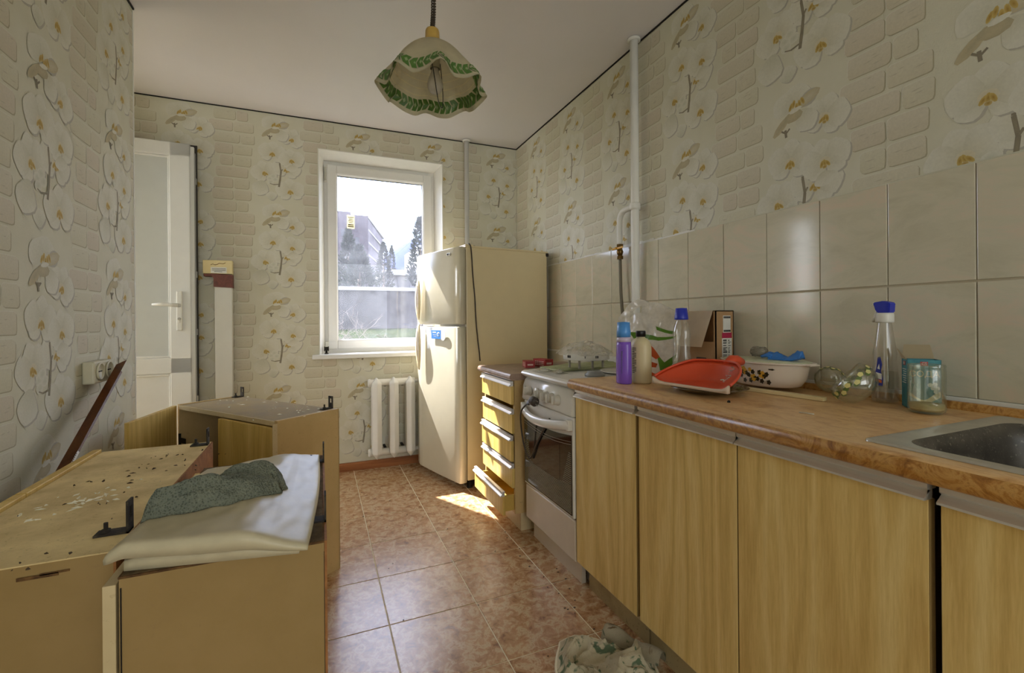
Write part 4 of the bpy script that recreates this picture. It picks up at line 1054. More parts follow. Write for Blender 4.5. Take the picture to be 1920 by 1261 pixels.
mt, t, bb_ = newmat('grey_green_netting'); v_ = coords(t)
vo = t.nodes.new('ShaderNodeTexVoronoi'); vo.inputs['Scale'].default_value = 260; t.links.new(v_, vo.inputs['Vector'])
n_ = noise_n(t, v_, 14)
c0 = ramp(t, vo.outputs['Distance'], [(.15, L((66, 72, 62))), (.5, L((124, 130, 116)))])
t.links.new(mixc(t, .35, c0, ramp(t, n_, [(.35, L((84, 92, 84))), (.65, L((146, 148, 126)))])), bb_.inputs['Base Color']); bb_.inputs['Roughness'].default_value = .95
bump(t, bb_, vo.outputs['Distance'], .9, .003); M['net'] = mt
from mathutils.bvhtree import BVHTree
_up = [c for c in ps.children if c.name.startswith('upper_fold')][0]
_bv = BVHTree.FromPolygons([TM[ps.name] @ v.co for v in _up.data.vertices], [tuple(p.vertices) for p in _up.data.polygons])
def rest_z(x, y):
    h = _bv.ray_cast(Vector((x, y, 1.2)), Vector((0, 0, -1)))[0]
    return h.z if h is not None else HA+.035
axis_ = [(-.302, 1.035), (-.268, 1.035), (-.232, 1.05), (-.19, 1.085), (-.15, 1.12), (-.105, 1.155), (-.075, 1.165)]
half = [.007, .013, .030, .054, .062, .054, .024]
def cl_t(u, v):
    f = u*(len(axis_)-1); i = min(int(f), len(axis_)-2); q = f-i
    q2 = q*q*(3-2*q)
    cx = axis_[i][0]*(1-q)+axis_[i+1][0]*q; cy = axis_[i][1]*(1-q)+axis_[i+1][1]*q; h = half[i]*(1-q2)+half[i+1]*q2
    s_ = v*2-1
    d = Vector((axis_[i+1][0]-axis_[i][0], axis_[i+1][1]-axis_[i][1])).normalized()
    p = Vector((cx-d.y*h*s_, cy+d.x*h*s_, 0))
    e_ = (1-abs(s_)**2.4)*min(1, min(u, 1-u)*9)**.5
    z = rest_z(p.x, p.y)+.0035+.030*e_*(.65+.5*math.sin(2.2*u+.4))+.010*noise.noise(Vector((u*7, v*5, 2.2)))*e_+.003*noise.noise(Vector((u*25, v*18, 5)))+.016*max(0, math.sin(s_*4.5+u*8+1.2*math.sin(u*11)))**1.5*e_+.012*abs(noise.noise(Vector((u*5.5+3, v*3.2, 8))))*e_
    return Vector((p.x, p.y, z))
def cl_b(u, v):
    p = cl_t(u, v); p.z = rest_z(p.x, p.y)+.0008; return p
b = MB(); b.slab(cl_t, cl_b, 60, 34); o = b.build('netted_cloth', M['net']); tag(o, 'crumpled grey-green netted cleaning cloth on the folded plastic sheeting', 'cloth')

# brown angle strip leaning on the left wall
an = thing('angle_strip', 'long brown plastic angle strip with white sticker leaning at the left wall', 'trim strip', (-.72, 1.5, .55))
p0 = Vector((-.705, 1.36, .455)); p1 = Vector((-.752, 2.31, .945)); ax_ = (p1-p0).normalized(); wv = Vector((0, ax_.z, -ax_.y)).normalized(); wv = (wv-ax_*wv.dot(ax_)).normalized(); nv = ax_.cross(wv)
if nv.x < 0: nv = -nv
M['strip_brown'] = wood('brown_strip', (122, 70, 30), (90, 48, 20), (146, 92, 46), 'y', .4, .4, False)
b = MB(); w_ = .040
a1 = (wv*.95+nv*.34).normalized()*w_; a2 = (nv*.93-wv*.50).normalized()*w_*1.05
vs = [p0, p0+a1, p0+a2, p1, p1+a1, p1+a2]
b.add(vs, [(0, 1, 4, 3), (2, 0, 3, 5)]); bmesh.ops.solidify(b.bm, geom=b.bm.faces[:], thickness=.0022); b.build('profile', M['strip_brown'], an, True)
q = .50
b = MB(); c0 = p0.lerp(p1, q); c1 = p0.lerp(p1, q+.055); ofs = (a1+a2).normalized()*.0035
vs = [c0+a1*.9+ofs, c0+ofs*1.2, c0+a2*.9+ofs, c1+a1*.9+ofs, c1+ofs*1.2, c1+a2*.9+ofs]
b.add(vs, [(0, 1, 4, 3), (1, 2, 5, 4)]); lb_ = b.build('price_sticker', M['white_plastic'], an, True, normals=False)
b = MB()
for k in range(5):
    f0 = p0.lerp(p1, q+.008+k*.008); f1 = p0.lerp(p1, q+.011+k*.008)
    b.add([f0+a1*.75+ofs*1.25, f0+a1*.1+ofs*1.4, f1+a1*.1+ofs*1.4, f1+a1*.75+ofs*1.25], [(0, 1, 2, 3)])
b.build('sticker_print', M['ink'], lb_, True, normals=False)

# double socket
so_ = thing('wall_socket', 'double surface-mounted ivory power socket on the left wallpapered wall', 'socket', (XL, 2.2, .925))
b = MB(); b.box(XL+.001, XL+.038, 2.128, 2.292, .888, .97, .006, seg=3); b.build('housing', M['ivory_plastic'], so_, True)
for y in (2.172, 2.25):
    q = Vector((1, 0, 0)).to_track_quat('Z', 'Y').to_matrix()
    b = MB(); b.lathe([(.031, 0), (.033, .004), (.029, .006), (.026, .003), (.025, -.0), (0, .0004)], (XL+.0385, y, .932), 22, rot=q); pt = b.build('socket_face', M['ivory_plastic'], so_, True)
    b = MB(); b.box(XL+.0385, XL+.0402, y-.016, y+.016, .930, .934); b.build('pin_slot', M['dark'], pt, True)

# white profile pack with cardboard end
pk = thing('profile_pack', 'tall pack of white plastic profiles with a card end sleeve leaning at the back wall', 'package', (-.58, 3.56, 0))
b = MB(); b.box(-.636, -.536, 3.545, 3.59, 0.002, 1.352, .003); b.build('profile_bundle', plain('ivory_pvc_profiles', (208, 206, 194), .35, var=.02), pk, True)
b = MB(); b.prism([(-.64, 1.345), (-.532, 1.34), (-.532, 1.425), (-.655, 1.432), (-.64, 1.40)], 'y', 3.539, 3.594); b.box(-.697, -.64, 3.545, 3.59, 1.413, 1.432, .004); b.build('brown_sleeve', burl('brown_card_print', [(.3, (86, 42, 30)), (.6, (112, 58, 42)), (.75, (128, 74, 56))], 26, 2, .5), pk, True)
b = MB(); b.box(-.70, -.534, 3.540, 3.593, 1.432, 1.520, .002); cs = b.build('cream_card_end', plain('cream_card', (222, 206, 156), .7), pk, True)
b = MB(); b.box(-.655, -.565, 3.5385, 3.5398, 1.435, 1.474); lb_ = b.build('address_label', M['white_plastic'], cs, True)
b = MB()
for k in range(3): b.box(-.648+(k == 0)*.012, -.57-(k == 0)*.02, 3.5375, 3.5386, 1.443+k*.010, 1.446+k*.010)
b.build('label_print', M['ink'], lb_, True)
b = MB(); b.tube([(-.655+.012*k, 3.5388, 1.488+.0022*k+.006*math.sin(k*1.9)*(1-.06*k)) for k in range(8)], .0016, 5); b.build('script_print', plain('brown_script', (120, 74, 30), .6), cs, True)

# small clamp left on the window sill
sc = thing('sash_clamp', 'small dark metal window fitting standing on the left end of the sill', 'fitting', (.047, 3.70, WZ0+.03))
b = MB(); b.box(.033, .061, 3.685, 3.71, WZ0+.0305, WZ0+.036, .001); b.cyl((.047, 3.698, WZ0+.036), (.047, 3.698, WZ0+.058), .007, 10); b.build('foot_plate', M['iron'], sc, True)
b = MB(); b.box(.030, .064, 3.688, 3.706, WZ0+.055, WZ0+.082, .003); b.box(.030, .036, 3.68, 3.712, WZ0+.05, WZ0+.085, .002); b.box(.058, .064, 3.68, 3.712, WZ0+.05, WZ0+.085, .002); b.build('catch', M['iron'], sc, True)

# ------------------------------------------------------------------ on the worktop
WZ = WZ+.0006
def bottle(name, label, c, prof, mats, n=28, sx=1, sy=1, group=None):
    t = thing(name, label, 'bottle', (c[0], c[1], WZ)); b = MB(); b.lathe(prof, (c[0], c[1], WZ), n, sx=sx, sy=sy); b.build('body', mats, t, True); return t
M['violet'] = plain('violet_liquid_plastic', (134, 92, 206), .22, var=.04); M['aqua'] = clear('light_blue_cap', (96, 168, 232), .1, .75, (74, 150, 222), .15)
M['cap_pale'] = clear('pale_clear_plastic', (228, 222, 236), .08, .45, (218, 208, 226), .15)
c = (1.066, 1.446)
pb = thing('detergent_bottle', 'purple cleaner bottle with light blue cap on the worktop edge', 'bottle', (*c, WZ))
b = MB(); b.lathe([(0, 0), (.030, 0), (.034, .004), (.034, .05), (.0335, .1), (.032, .145), (.031, .158), (0, .158)], (*c, WZ), 26, sx=.74, sy=1.04); b.build('body', M['violet'], pb, True)
b = MB(); b.lathe([(0, .1582), (.031, .1582), (.030, .168), (.0285, .176), (0, .176)], (*c, WZ), 26, sx=.8, sy=1); b.build('clear_shoulder', plain('pale_lilac_plastic', (206, 192, 214), .3), pb, True)
b = MB(); b.lathe([(0, .1765), (.0275, .1765), (.0275, .2), (.026, .204), (.025, .232), (0, .234)], (*c, WZ), 22, sy=1.02, sx=.9, fn=lambda a, r, z, k: (r*(1+.012*math.cos(22*a)), z)); b.build('cap', plain('sky_blue_cap', (84, 152, 224), .3), pb, True)
b = MB(); b.box(c[0]-.0262, c[0]-.0255, c[1]-.012, c[1]+.012, WZ+.04, WZ+.125); bmesh.ops.rotate(b.bm, cent=(c[0], c[1], 0), matrix=Matrix.Rotation(R(62), 3, 'Z'), verts=b.bm.verts); lb_ = b.build('dark_label', plain('dark_violet_label', (52, 34, 96), .4), pb, True)
M['cream_plastic'] = plain('cream_plastic', (218, 202, 160), .38, var=.03)
c = (1.136, 1.434)
wb = thing('lotion_bottle', 'cream round-shouldered bottle with black cap beside the purple cleaner', 'bottle', (*c, WZ))
b = MB(); b.lathe([(0, 0), (.040, 0), (.044, .004), (.0445, .01), (.0445, .13), (.043, .145), (.038, .158), (.028, .168), (.0185, .172), (.0185, .176), (0, .176)], (*c, WZ), 30, sx=.8); b.build('body', M['cream_plastic'], wb, True)
b = MB(); b.lathe([(0, .1762), (.0185, .1762), (.0185, .196), (.017, .199), (0, .199)], (*c, WZ), 24, fn=lambda a, r, z, k: (r*(1+.01*math.cos(24*a)), z)); b.build('cap', M['black'], wb, True)
b = MB()
for k in range(15):
    for q in range(5 if k % 4 else 3):
        a = R(176+q*5.4); x, y = c[0]+.0357*math.cos(a), c[1]+.0447*math.sin(a)
        b.box(x-.0006, x+.0006, y-.0016, y+.0016, WZ+.04+k*.0066, WZ+.0428+k*.0066)
b.build('label_print', M['ink'], wb, True)
# clear bottle with blue cap
M['clear_pl'] = clear('clear_bottle_plastic', (250, 249, 246), .09, .12, (222, 218, 206), .08, .55)
M['royal'] = plain('royal_blue_plastic', (40, 54, 176), .35)
c = (1.31, 1.405)
kb_ = thing('clear_bottle', 'nearly empty clear bottle with royal blue cap in front of the carton', 'bottle', (*c, WZ))
b = MB(); b.lathe([(0, .002), (.036, .002), (.039, .008), (.039, .09), (.035, .11), (.035, .16), (.038, .185), (.032, .215), (.022, .235), (.021, .24)], (*c, WZ), 28, sx=.8); b.build('body', M['clear_pl'], kb_, True)
b = MB(); b.lathe([(0, .24), (.026, .24), (.026, .246), (.0215, .285), (0, .286)], (*c, WZ), 22, fn=lambda a, r, z, k: (r*(1+.012*math.cos(20*a)), z)); b.build('cap', M['royal'], kb_, True)
b = MB(); b.lathe([(0, .004), (.0365, .004), (.0375, .01), (.0375, .075), (0, .075)], (*c, WZ), 24, sx=.78); b.build('liquid', clear('clear_liquid', (244, 244, 240), .06, .06, (200, 198, 188), .05), kb_, True)

# carton with hanging flap
M['card'] = plain('brown_cardboard', (170, 134, 94), .85, bmp=.05); M['card_in'] = plain('card_inside_pale', (250, 228, 196), .9); M['magenta'] = plain('magenta_print', (170, 34, 70), .6)
cx = thing('carton', 'open brown cardboard box with a hanging flap and white shipping label', 'box', (1.50, 1.46, WZ))
X0_, X1_, Y0_, Y1_, Zt = 1.444, 1.540, 1.362, 1.59, 1.142
b = MB()
b.box(X0_, X1_, Y0_, Y0_+.004, WZ+.001, Zt); b.box(X0_, X1_, Y1_-.004, Y1_, WZ+.001, Zt); b.box(X1_-.004, X1_, Y0_, Y1_, WZ+.001, Zt); b.box(X0_, X1_, Y0_, Y1_, WZ+.001, WZ+.005); b.box(X0_, X1_, Y0_, Y1_, Zt-.004, Zt)
b.box(X0_, X0_+.004, Y0_, Y1_, WZ+.001, WZ+.15); b.box(X0_, X0_+.004, Y0_, Y0_+.012, WZ+.15, Zt); b.box(X0_, X0_+.004, Y1_-.03, Y1_, WZ+.09, Zt)
b.build('box_walls', M['card'], cx, True)
b = MB()
vs = [(X0_-.002, Y0_+.012, Zt), (X0_-.002, Y1_-.005, Zt), (X0_-.026, Y1_-.005, Zt-.105), (X0_-.034, Y1_-.005, Zt-.148), (X0_-.034, Y0_+.040, Zt-.146), (X0_-.026, Y0_+.032, Zt-.108)]
b.add(vs, [(0, 1, 2, 5), (5, 2, 3, 4)]); bmesh.ops.solidify(b.bm, geom=b.bm.faces[:], thickness=.004); b.build('hanging_flap', M['card_in'], cx, True)
b = MB(); b.prism([(Y0_+.03, WZ+.04), (Y0_+.12, WZ+.04), (Y0_+.10, WZ+.085), (Y0_+.05, WZ+.085)], 'x', X0_-.0012, X0_-.0004); b.build('dark_patch', M['black'], cx, True)  # flat black patch on the lower front face
b = MB(); b.box(X0_+.032, X1_-.012, Y0_-.001, Y0_-.0002, WZ+.04, WZ+.165); b.box(X0_+.038, X1_-.018, Y0_-.001, Y0_-.0002, WZ+.185, WZ+.255); lb_ = b.build('shipping_label', M['white_plastic'], cx, True)
b = MB(); b.box(X0_+.032, X1_-.012, Y0_-.0014, Y0_-.0004, WZ+.165, WZ+.187); b.build('magenta_band', M['magenta'], cx, True)
b = MB(); rnd = random.Random(3)
z = WZ+.052
while z < WZ+.158:
    h = rnd.choice((.002, .003, .005)); b.box(X0_+.037, X0_+.037+rnd.uniform(.012, .022), Y0_-.0018, Y0_-.0009, z, z+h); b.box(X0_+.064, X0_+.064+rnd.uniform(.004, .016), Y0_-.0018, Y0_-.0009, z, z+h*.7); z += h+rnd.choice((.002, .003, .006))
for k in range(2):
    for q in range(6): b.box(X0_+.041+q*.0062, X0_+.0455+q*.0062, Y0_-.0018, Y0_-.0009, WZ+.19+k*.054, WZ+.198+k*.054)
b.build('label_print', M['dark'], lb_, True)

# carrier bag, upright behind the bottles
M['bag'] = thin('thin_white_carrier_film', (214, 208, 194), .22, .35); 
M['bag_clear'] = clear('thin_bag_film', (246, 243, 238), .10, .74, (250, 247, 240), .13, .5, 5, .2, .9)
M['bag_green'] = thin('green_bag_print', (92, 138, 40), .35, .25); M['bag_orange'] = thin('orange_bag_print', (196, 84, 36), .35, .25)
bg_ = thing('carrier_bag', 'crumpled thin white carrier bag with green leaf print behind the bottles', 'bag', (1.31, 1.56, WZ))
bc = Vector((1.315, 1.585)); dirv = Vector((.35, -1.0)).normalized(); nrm = Vector((-dirv.y*-1, 0))
nrm = Vector((-1.0, -.35)).normalized()
def bag_pt(u, v, side):
    "u 0 left..1 right as seen, v 0 base..1 top"
    w = .085+.085*v+.012*math.sin(5*v)
    s_ = (u*2-1)
    th_ = .035*(1-v)**.7+.012
    bulge = th_*(1-s_*s_)**.5 if abs(s_) < 1 else 0
    ct = .30+(.055*math.cos(2.6*s_+.5)+.028*s_ if True else 0)
    z = v*(ct-.045*(1-abs(s_))**2*v*.8)
    wr = .012*noise.noise(Vector((u*3.5, v*4, 2+side)))+.010*abs(noise.noise(Vector((u*7+v*3, v*6-u*2, 7))))*(.4+v)
    p = bc+dirv*(s_*w-.012*v)+nrm*(side*bulge+wr)
    return Vector((p.x, p.y, WZ+.002+z))
b = MB()
hole = lambda i, j, nu, nv: (.20 < i/nu < .42 and .82 < j/nv < .90)
NU, NV = 36, 32
for side in (1, -1):
    vs = [bag_pt(i/NU, j/NV, side) for j in range(NV+1) for i in range(NU+1)]
    fs = [(j*(NU+1)+i, j*(NU+1)+i+1, (j+1)*(NU+1)+i+1, (j+1)*(NU+1)+i) for j in range(NV) for i in range(NU) if not hole(i+.5, j+.5, NU, NV)]
    b.add(vs, fs, 0, True)
bgm = b.build('film', M['bag_clear'], bg_, True)
def bag_patch(name, mats, polys):
    b = MB()
    for pl in polys:
        n = len(pl); cu, cv = sum(p[0] for p in pl)/n, sum(p[1] for p in pl)/n
        N2 = 4
        for i in range(n):
            a, q = pl[i], pl[(i+1) % n]
            vs = []
            for r_ in range(N2+1):
                for s_ in range(N2+1):
                    t0 = r_/N2; e = (a[0]+(q[0]-a[0])*s_/N2, a[1]+(q[1]-a[1])*s_/N2)
                    uu, vv = cu+(e[0]-cu)*t0, cv+(e[1]-cv)*t0
                    p = bag_pt(min(.985, max(.015, uu)), min(1, max(0, vv)), 1); vs.append(Vector((p.x+nrm.x*.0022, p.y+nrm.y*.0022, p.z)))
            b.add(vs, [(r_*(N2+1)+s_, r_*(N2+1)+s_+1, (r_+1)*(N2+1)+s_+1, (r_+1)*(N2+1)+s_) for r_ in range(N2) for s_ in range(N2)], 0, True)
    return b.build(name, mats, bgm, True, normals=False)
for _pl in ([[(.20, .60), (.42, .52), (.55, .52), (.50, .47), (.34, .40), (.28, .46)], [(.45, .53), (.70, .545), (.97, .64), (.94, .60), (.72, .50), (.55, .47)], [(.66, .68), (.93, .70), (.93, .655), (.68, .635)], [(.70, .30), (.80, .10), (.95, .10), (.98, .36), (.90, .24), (.84, .18), (.76, .28)]]): bag_patch('green_print', M['bag_green'], [_pl])
for _pl in ([[(.52, .43), (.64, .38), (.76, .28), (.70, .24), (.54, .28)], [(.52, .20), (.74, .185), (.72, .13), (.52, .12)], [(.50, .09), (.80, .03), (.76, .005), (.50, .01)]]): bag_patch('orange_print', M['bag_orange'], [_pl])

# plate and dustpan
M['glass_plate'] = clear('clear_glass_plate', (216, 206, 176), .12, .34, (150, 128, 92), .06, .6)
pl = thing('glass_plate', 'round patterned glass plate under the red dustpan', 'plate', (1.195, 1.175, WZ))
b = MB(); b.lathe([(0, .002), (.075, .002), (.085, .005), (.118, .017), (.122, .019), (.118, .0215), (.084, .0095), (.074, .006), (0, .006)], (1.185, 1.150, WZ), 40); b.build('dish', M['glass_plate'], pl, True)
b = MB()
for k in range(14):
    a = 2*math.pi*k/14; b.lathe([(0, 0), (.012, 0), (.012, .0006), (0, .0006)], (1.185+.098*math.cos(a), 1.150+.098*math.sin(a), WZ+.0155), 8, sx=1.2)
b.build('leaf_pattern', plain('olive_plate_pattern', (112, 112, 48), .5), pl, True)
M['red'] = plain('red_orange_plastic', (214, 78, 42), .35, var=.04); M['red_edge'] = plain('worn_pale_plastic', (216, 192, 168), .6)
dp = thing('dustpan', 'red plastic dustpan with whitened lip lying on the glass plate', 'dustpan', (1.16, 1.16, WZ+.02))
DC = Vector((1.082, 1.130, WZ+.030)); dl = Vector((.13, -1.0, 0)).normalized(); db = Vector((1.0, .13, 0)).normalized()
def dpt(ph, r):
    "D-shaped pan: ph runs 0..pi round the rear wall from one end of the lip to the other, r 0..1 outwards"
    sx = math.cos(ph); sy = math.sin(ph)
    p = DC+dl*(.143*sx*r*(1-.06*max(0, sy)))+db*(.150*max(0, sy)**.8*r)
    w = max(0, (r-.62)/.38)**1.7
    p.z += .010*sy*r+w*(.016+.046*min(1, sy*1.25)**.8)
    return p
b = MB(); b.slab(lambda u, v: dpt(math.pi*u, .02+.98*v), lambda u, v: dpt(math.pi*u, .02+.98*v)-Vector((0, 0, .003)), 48, 18); pan = b.build('pan', M['red'], dp, True)
b = MB(); b.slab(lambda u, v: DC+dl*(.143*(1-2*u))-db*(.010*v-.001)+Vector((0, 0, .0022+.016*abs(1-2*u)**9)), lambda u, v: DC+dl*(.143*(1-2*u))-db*(.012*v-.001)+Vector((0, 0, -.006)), 30, 2); b.build('lip', M['red_edge'], dp, True)
b = MB(); b.tube([dpt(math.pi*k/40, 1)+Vector((0, 0, .001)) for k in range(41)], .0042, 8); b.build('rim_bead', M['red'], dp, True)
b = MB(); h0 = DC+db*.145+dl*.03+Vector((0, 0, .062)); b.tube([h0, h0+db*.03+Vector((0, 0, .012)), h0+db*.055+Vector((0, 0, .011)), h0+db*.085+Vector((0, 0, .004))], [.012, .018, .018, .012], 12); b.build('handle', M['red'], dp, True)
b = MB(); rnd = random.Random(9)
for k in range(26):
    p = dpt(rnd.uniform(.85, 1.15), rnd.uniform(.72, .97)); b.box(p.x-.002, p.x+.003, p.y-.003, p.y+.003, p.z+.0003, p.z+.0016)
b.build('plaster_spatter', M['paint_white'], dp, True)

# batten, basin, pad, glove
b = MB(); b.box(-.165, .165, -.011, .011, 0, .011, .001); o = b.build('batten', plain('cream_batten', (222, 204, 152), .6)); tag(o, 'thin cream wooden batten lying in front of the enamel dish', 'batten'); o.location = (1.338, 1.045, WZ+.0004); o.rotation_euler = (0, 0, R(-84))
M['dish'] = plain('white_enamel_dish', (232, 218, 202), .22, var=.02)
ds = thing('casserole', 'white oval enamel casserole with painted flowers and pale green lid', 'casserole', (1.432, 1.105, WZ))
dc = (1.436, 1.138, WZ+.012)
def osc(prof, sy=1.6): 
    b = MB(); b.lathe(prof, dc, 44, sx=1, sy=sy); return b
b = osc([(0, .0), (.062, 0), (.075, .006), (.086, .03), (.092, .075), (.0925, .079), (.089, .079), (.083, .03), (.07, .010), (0, .008)]); b.build('pot', M['dish'], ds, True)
b = osc([(.090, .077), (.104, .080), (.106, .083), (.103, .0855), (.088, .083)]); 
for s_ in (-1, 1): b.box(dc[0]-.022, dc[0]+.022, dc[1]+s_*.164-.012, dc[1]+s_*.164+.012, dc[2]+.078, dc[2]+.083, .0022)
b.build('rim', M['dish'], ds, True)
b = osc([(0, .0905), (.082, .090), (.094, .0875), (.097, .0865), (.095, .0845), (0, .086)]); b.build('lid', plain('pale_green_lid', (206, 208, 172), .3), ds, True)
def dish_pt(a, h, o_=.001):
    k = min(1, max(0, (h-.03)/.045)); r = .086+.006*k+o_
    return Vector((dc[0]+r*math.cos(a), dc[1]+1.6*r*math.sin(a), dc[2]+h))
def dish_decal(name, mats, blobs):
    b = MB()
    for a, h, ra, rh, n in blobs:
        vs = [dish_pt(a, h, .0014)]
        for k in range(n):
            q = 2*math.pi*k/n; w = 1+.18*math.cos(5*q); vs.append(dish_pt(a+ra*w*math.cos(q), h+rh*w*math.sin(q), .0014))
        b.add(vs, [(0, 1+k, 1+(k+1) % n) for k in range(n)])
    return b.build(name, mats, ds, True, normals=False)
A0 = R(186)
dish_decal('dark_leaves', plain('dark_leaf_print', (50, 42, 24), .3), [(A0+.055*k-.28, .036+.016*math.sin(k*2.3), .05, .008, 10) for k in range(14)]+[(R(214), .063, .075, .0028, 10)])
dish_decal('yellow_flowers', plain('yellow_flower_print', (214, 162, 58), .3), [(A0-.20, .054, .10, .014, 15), (A0+.06, .032, .08, .012, 15), (A0+.27, .044, .08, .012, 15), (A0-.02, .058, .045, .007, 15)])
b = MB(); rnd = random.Random(4)
for k in range(46):
    pts = []; a = rnd.uniform(0, 6.28); ph = rnd.uniform(0, 6.28); tl = rnd.uniform(-.9, .9)
    for q in range(13):
        t = a+2*math.pi*q/12*.8; p = Vector((.030*math.cos(t), .030*math.sin(t), 0)); p.rotate(Matrix.Rotation(tl, 3, 'X')); p.rotate(Matrix.Rotation(ph, 3, 'Z'))
        pts.append(Vector((1.44+p.x*.85, 1.166+p.y, dc[2]+.1125+p.z*.75+rnd.uniform(-.001, .001))))
    b.tube(pts, .0011, 4)
o = b.build('scouring_pad', plain('dark_steel_wool', (150, 142, 126), .45, .6)); tag(o, 'dark steel wool scouring pad on the casserole lid', 'scouring pad')
M['blue_rubber'] = plain('blue_rubber', (48, 116, 192), .35)
gv = thing('rubber_glove', 'crumpled blue rubber glove on the casserole lid', 'glove', (1.42, 1.055, dc[2]+.09))
b = MB()
def gl(u, v, k):
    s_ = v*2-1; x = 1.43+s_*.026*(1-.5*u); y = 1.105-.105*u; z = dc[2]+.0925+.016*(1-s_*s_)*(1+.4*math.sin(9*u))+.028*max(0, u-.55)*(1-s_*s_*.5)+.005*noise.noise(Vector((u*9, v*6, 3)))
    return Vector((x, y, z if k else dc[2]+.0912+max(0, u-.75)*.05))
b.slab(lambda u, v: gl(u, v, 1), lambda u, v: gl(u, v, 0), 26, 14); b.build('palm', M['blue_rubber'], gv, True)
for k, (x, l, h) in enumerate(((1.412, .04, .0), (1.42, .048, .004), (1.43, .046, .008), (1.44, .04, .003), (1.452, .03, 0))):
    b = MB(); b.tube([(x, 1.095, dc[2]+.098+h), (x+.003, 1.095+l*.5, dc[2]+.103+h), (x+.002, 1.095+l, dc[2]+.098)], [.0065, .006, .004], 8); b.build('finger', M['blue_rubber'], gv, True)

# two floral glass bowls lying on their sides
M['glass'] = clear('clear_glass', (251, 252, 247), .08, .04, (200, 200, 170), .03, .6)
M['gl_leaf'] = plain('green_leaf_enamel', (98, 118, 62), .4); M['gl_flower'] = plain('cream_flower_enamel', (222, 212, 140), .4)
def bowl(label, c, r, tilt, spin, sx=1):
    t = thing('glass_bowl', label, 'bowl', (c[0], c[1], WZ), 0, 'floral glass bowls on the worktop')
    rot = Matrix.Rotation(spin, 3, 'Z') @ Matrix.Rotation(tilt, 3, 'Y')
    pr_ = [(0, 0), (.35*r, .01*r), (.7*r, .14*r), (.93*r, .42*r), (1.0*r, .75*r), (.95*r, 1.05*r), (.86*r, 1.25*r)]
    off = Vector((0, 0, 0)); zmin = min((rot @ Vector((q[0]*math.cos(a), q[0]*math.sin(a), q[1]-.6*r))).z for q in pr_ for a in [k*.2 for k in range(32)])
    cc_ = Vector((c[0], c[1], WZ+.0025-zmin))
    b = MB(); b.lathe([(q[0], q[1]-.6*r) for q in pr_], cc_, 36, rot=rot); bmesh.ops.remove_doubles(b.bm, verts=b.bm.verts, dist=1e-6); bmesh.ops.solidify(b.bm, geom=b.bm.faces[:], thickness=.002); g = b.build('bowl', M['glass'], t, True)
    def pt(a, h, o_=.0012):
        k = 3
        while k < len(pr_)-2 and pr_[k+1][1] < h*r: k += 1
        q = (h*r-pr_[k][1])/(pr_[k+1][1]-pr_[k][1]); rr_ = pr_[k][0]+(pr_[k+1][0]-pr_[k][0])*q+o_
        return cc_+rot @ Vector((rr_*math.cos(a), rr_*math.sin(a), h*r-.6*r))
    for nm, mm, lst in (('leaf_print', M['gl_leaf'], [(2*math.pi*k/26, .86+.10*math.sin(k*2.1), .15, .10, 7) for k in range(26)]), ('flower_print', M['gl_flower'], [(2*math.pi*k/17+.1, .88+.07*(-1)**k, .13, .10, 15) for k in range(17)])):
        b = MB()
        for a, h, ra, rh, n in lst:
            o_ = .0012 if nm[0] == 'l' else .002
            vs = [pt(a, h, o_)]
            for q in range(n):
                w = 1+.10*math.cos(5*2*math.pi*q/n) if n > 8 else 1; an = 2*math.pi*q/n; vs.append(pt(a+ra*w*math.cos(an), h+rh*w*math.sin(an), o_))
            b.add(vs, [(0, 1+q, 1+(q+1) % n) for q in range(n)])
        b.build(nm, mm, g, True, normals=False)
    return t
bowl('floral clear glass bowl tipped on its side, in front of the spray bottle', (1.386, .812), .060, R(-48), R(-58))
bowl('smaller floral clear glass bowl between the enamel casserole and the tipped bowl', (1.500, .960), .043, R(62), R(20))

# trigger spray bottle
sp = thing('spray_bottle', 'clear spray bottle with blue trigger head and blue label', 'bottle', (1.492, .800, WZ))
c = (1.492, .800)
b = MB(); b.lathe([(0, .002), (.031, .002), (.034, .007), (.034, .07), (.031, .10), (.029, .115), (.030, .14), (.0235, .185), (.0195, .215), (.0175, .228)], (*c, WZ), 28, sx=1, sy=.9, fn=lambda a, r, z, k: (r, z)); b.build('body', M['clear_pl'], sp, True)
b = MB(); b.lathe([(0, .006), (.031, .006), (.0325, .01), (.0325, .066), (.031, .088), (0, .088)], (*c, WZ), 24, sx=.97, sy=.86); b.build('liquid', M.setdefault('liq', clear('clear_cleaner', (244, 244, 240), .05, .06, (206, 206, 196), .05)), sp, True)
b = MB(); b.lathe([(0, .228), (.0205, .228), (.0215, .232), (.0215, .252), (.020, .256), (0, .256)], (*c, WZ), 24, fn=lambda a, r, z, k: (r*(1+.015*math.cos(24*a)), z)); b.build('collar', M['white_plastic'], sp, True)
b = MB(); z0 = WZ+.256
b.prism([(c[1]-.019, z0), (c[1]+.013, z0), (c[1]+.014, z0+.010), (c[1]+.021, z0+.020), (c[1]+.022, z0+.030), (c[1]-.004, z0+.034), (c[1]-.021, z0+.028)], 'x', c[0]-.0145, c[0]+.0145); bmesh.ops.bevel(b.bm, geom=b.bm.edges[:], offset=.0022, segments=2, affect='EDGES'); b.build('spray_head', M['royal'], sp, True)
b = MB(); b.box(c[0]-.006, c[0]+.006, c[1]+.0215, c[1]+.028, z0+.022, z0+.032, .0015); b.build('nozzle', M['white_plastic'], sp, True)
b = MB(); b.tube([(c[0], c[1]+.015, z0+.012), (c[0], c[1]+.020, z0), (c[0], c[1]+.0245, z0-.014), (c[0], c[1]+.030, z0-.026)], [.005, .0045, .004, .003], 8); b.build('trigger', M['white_plastic'], sp, True)
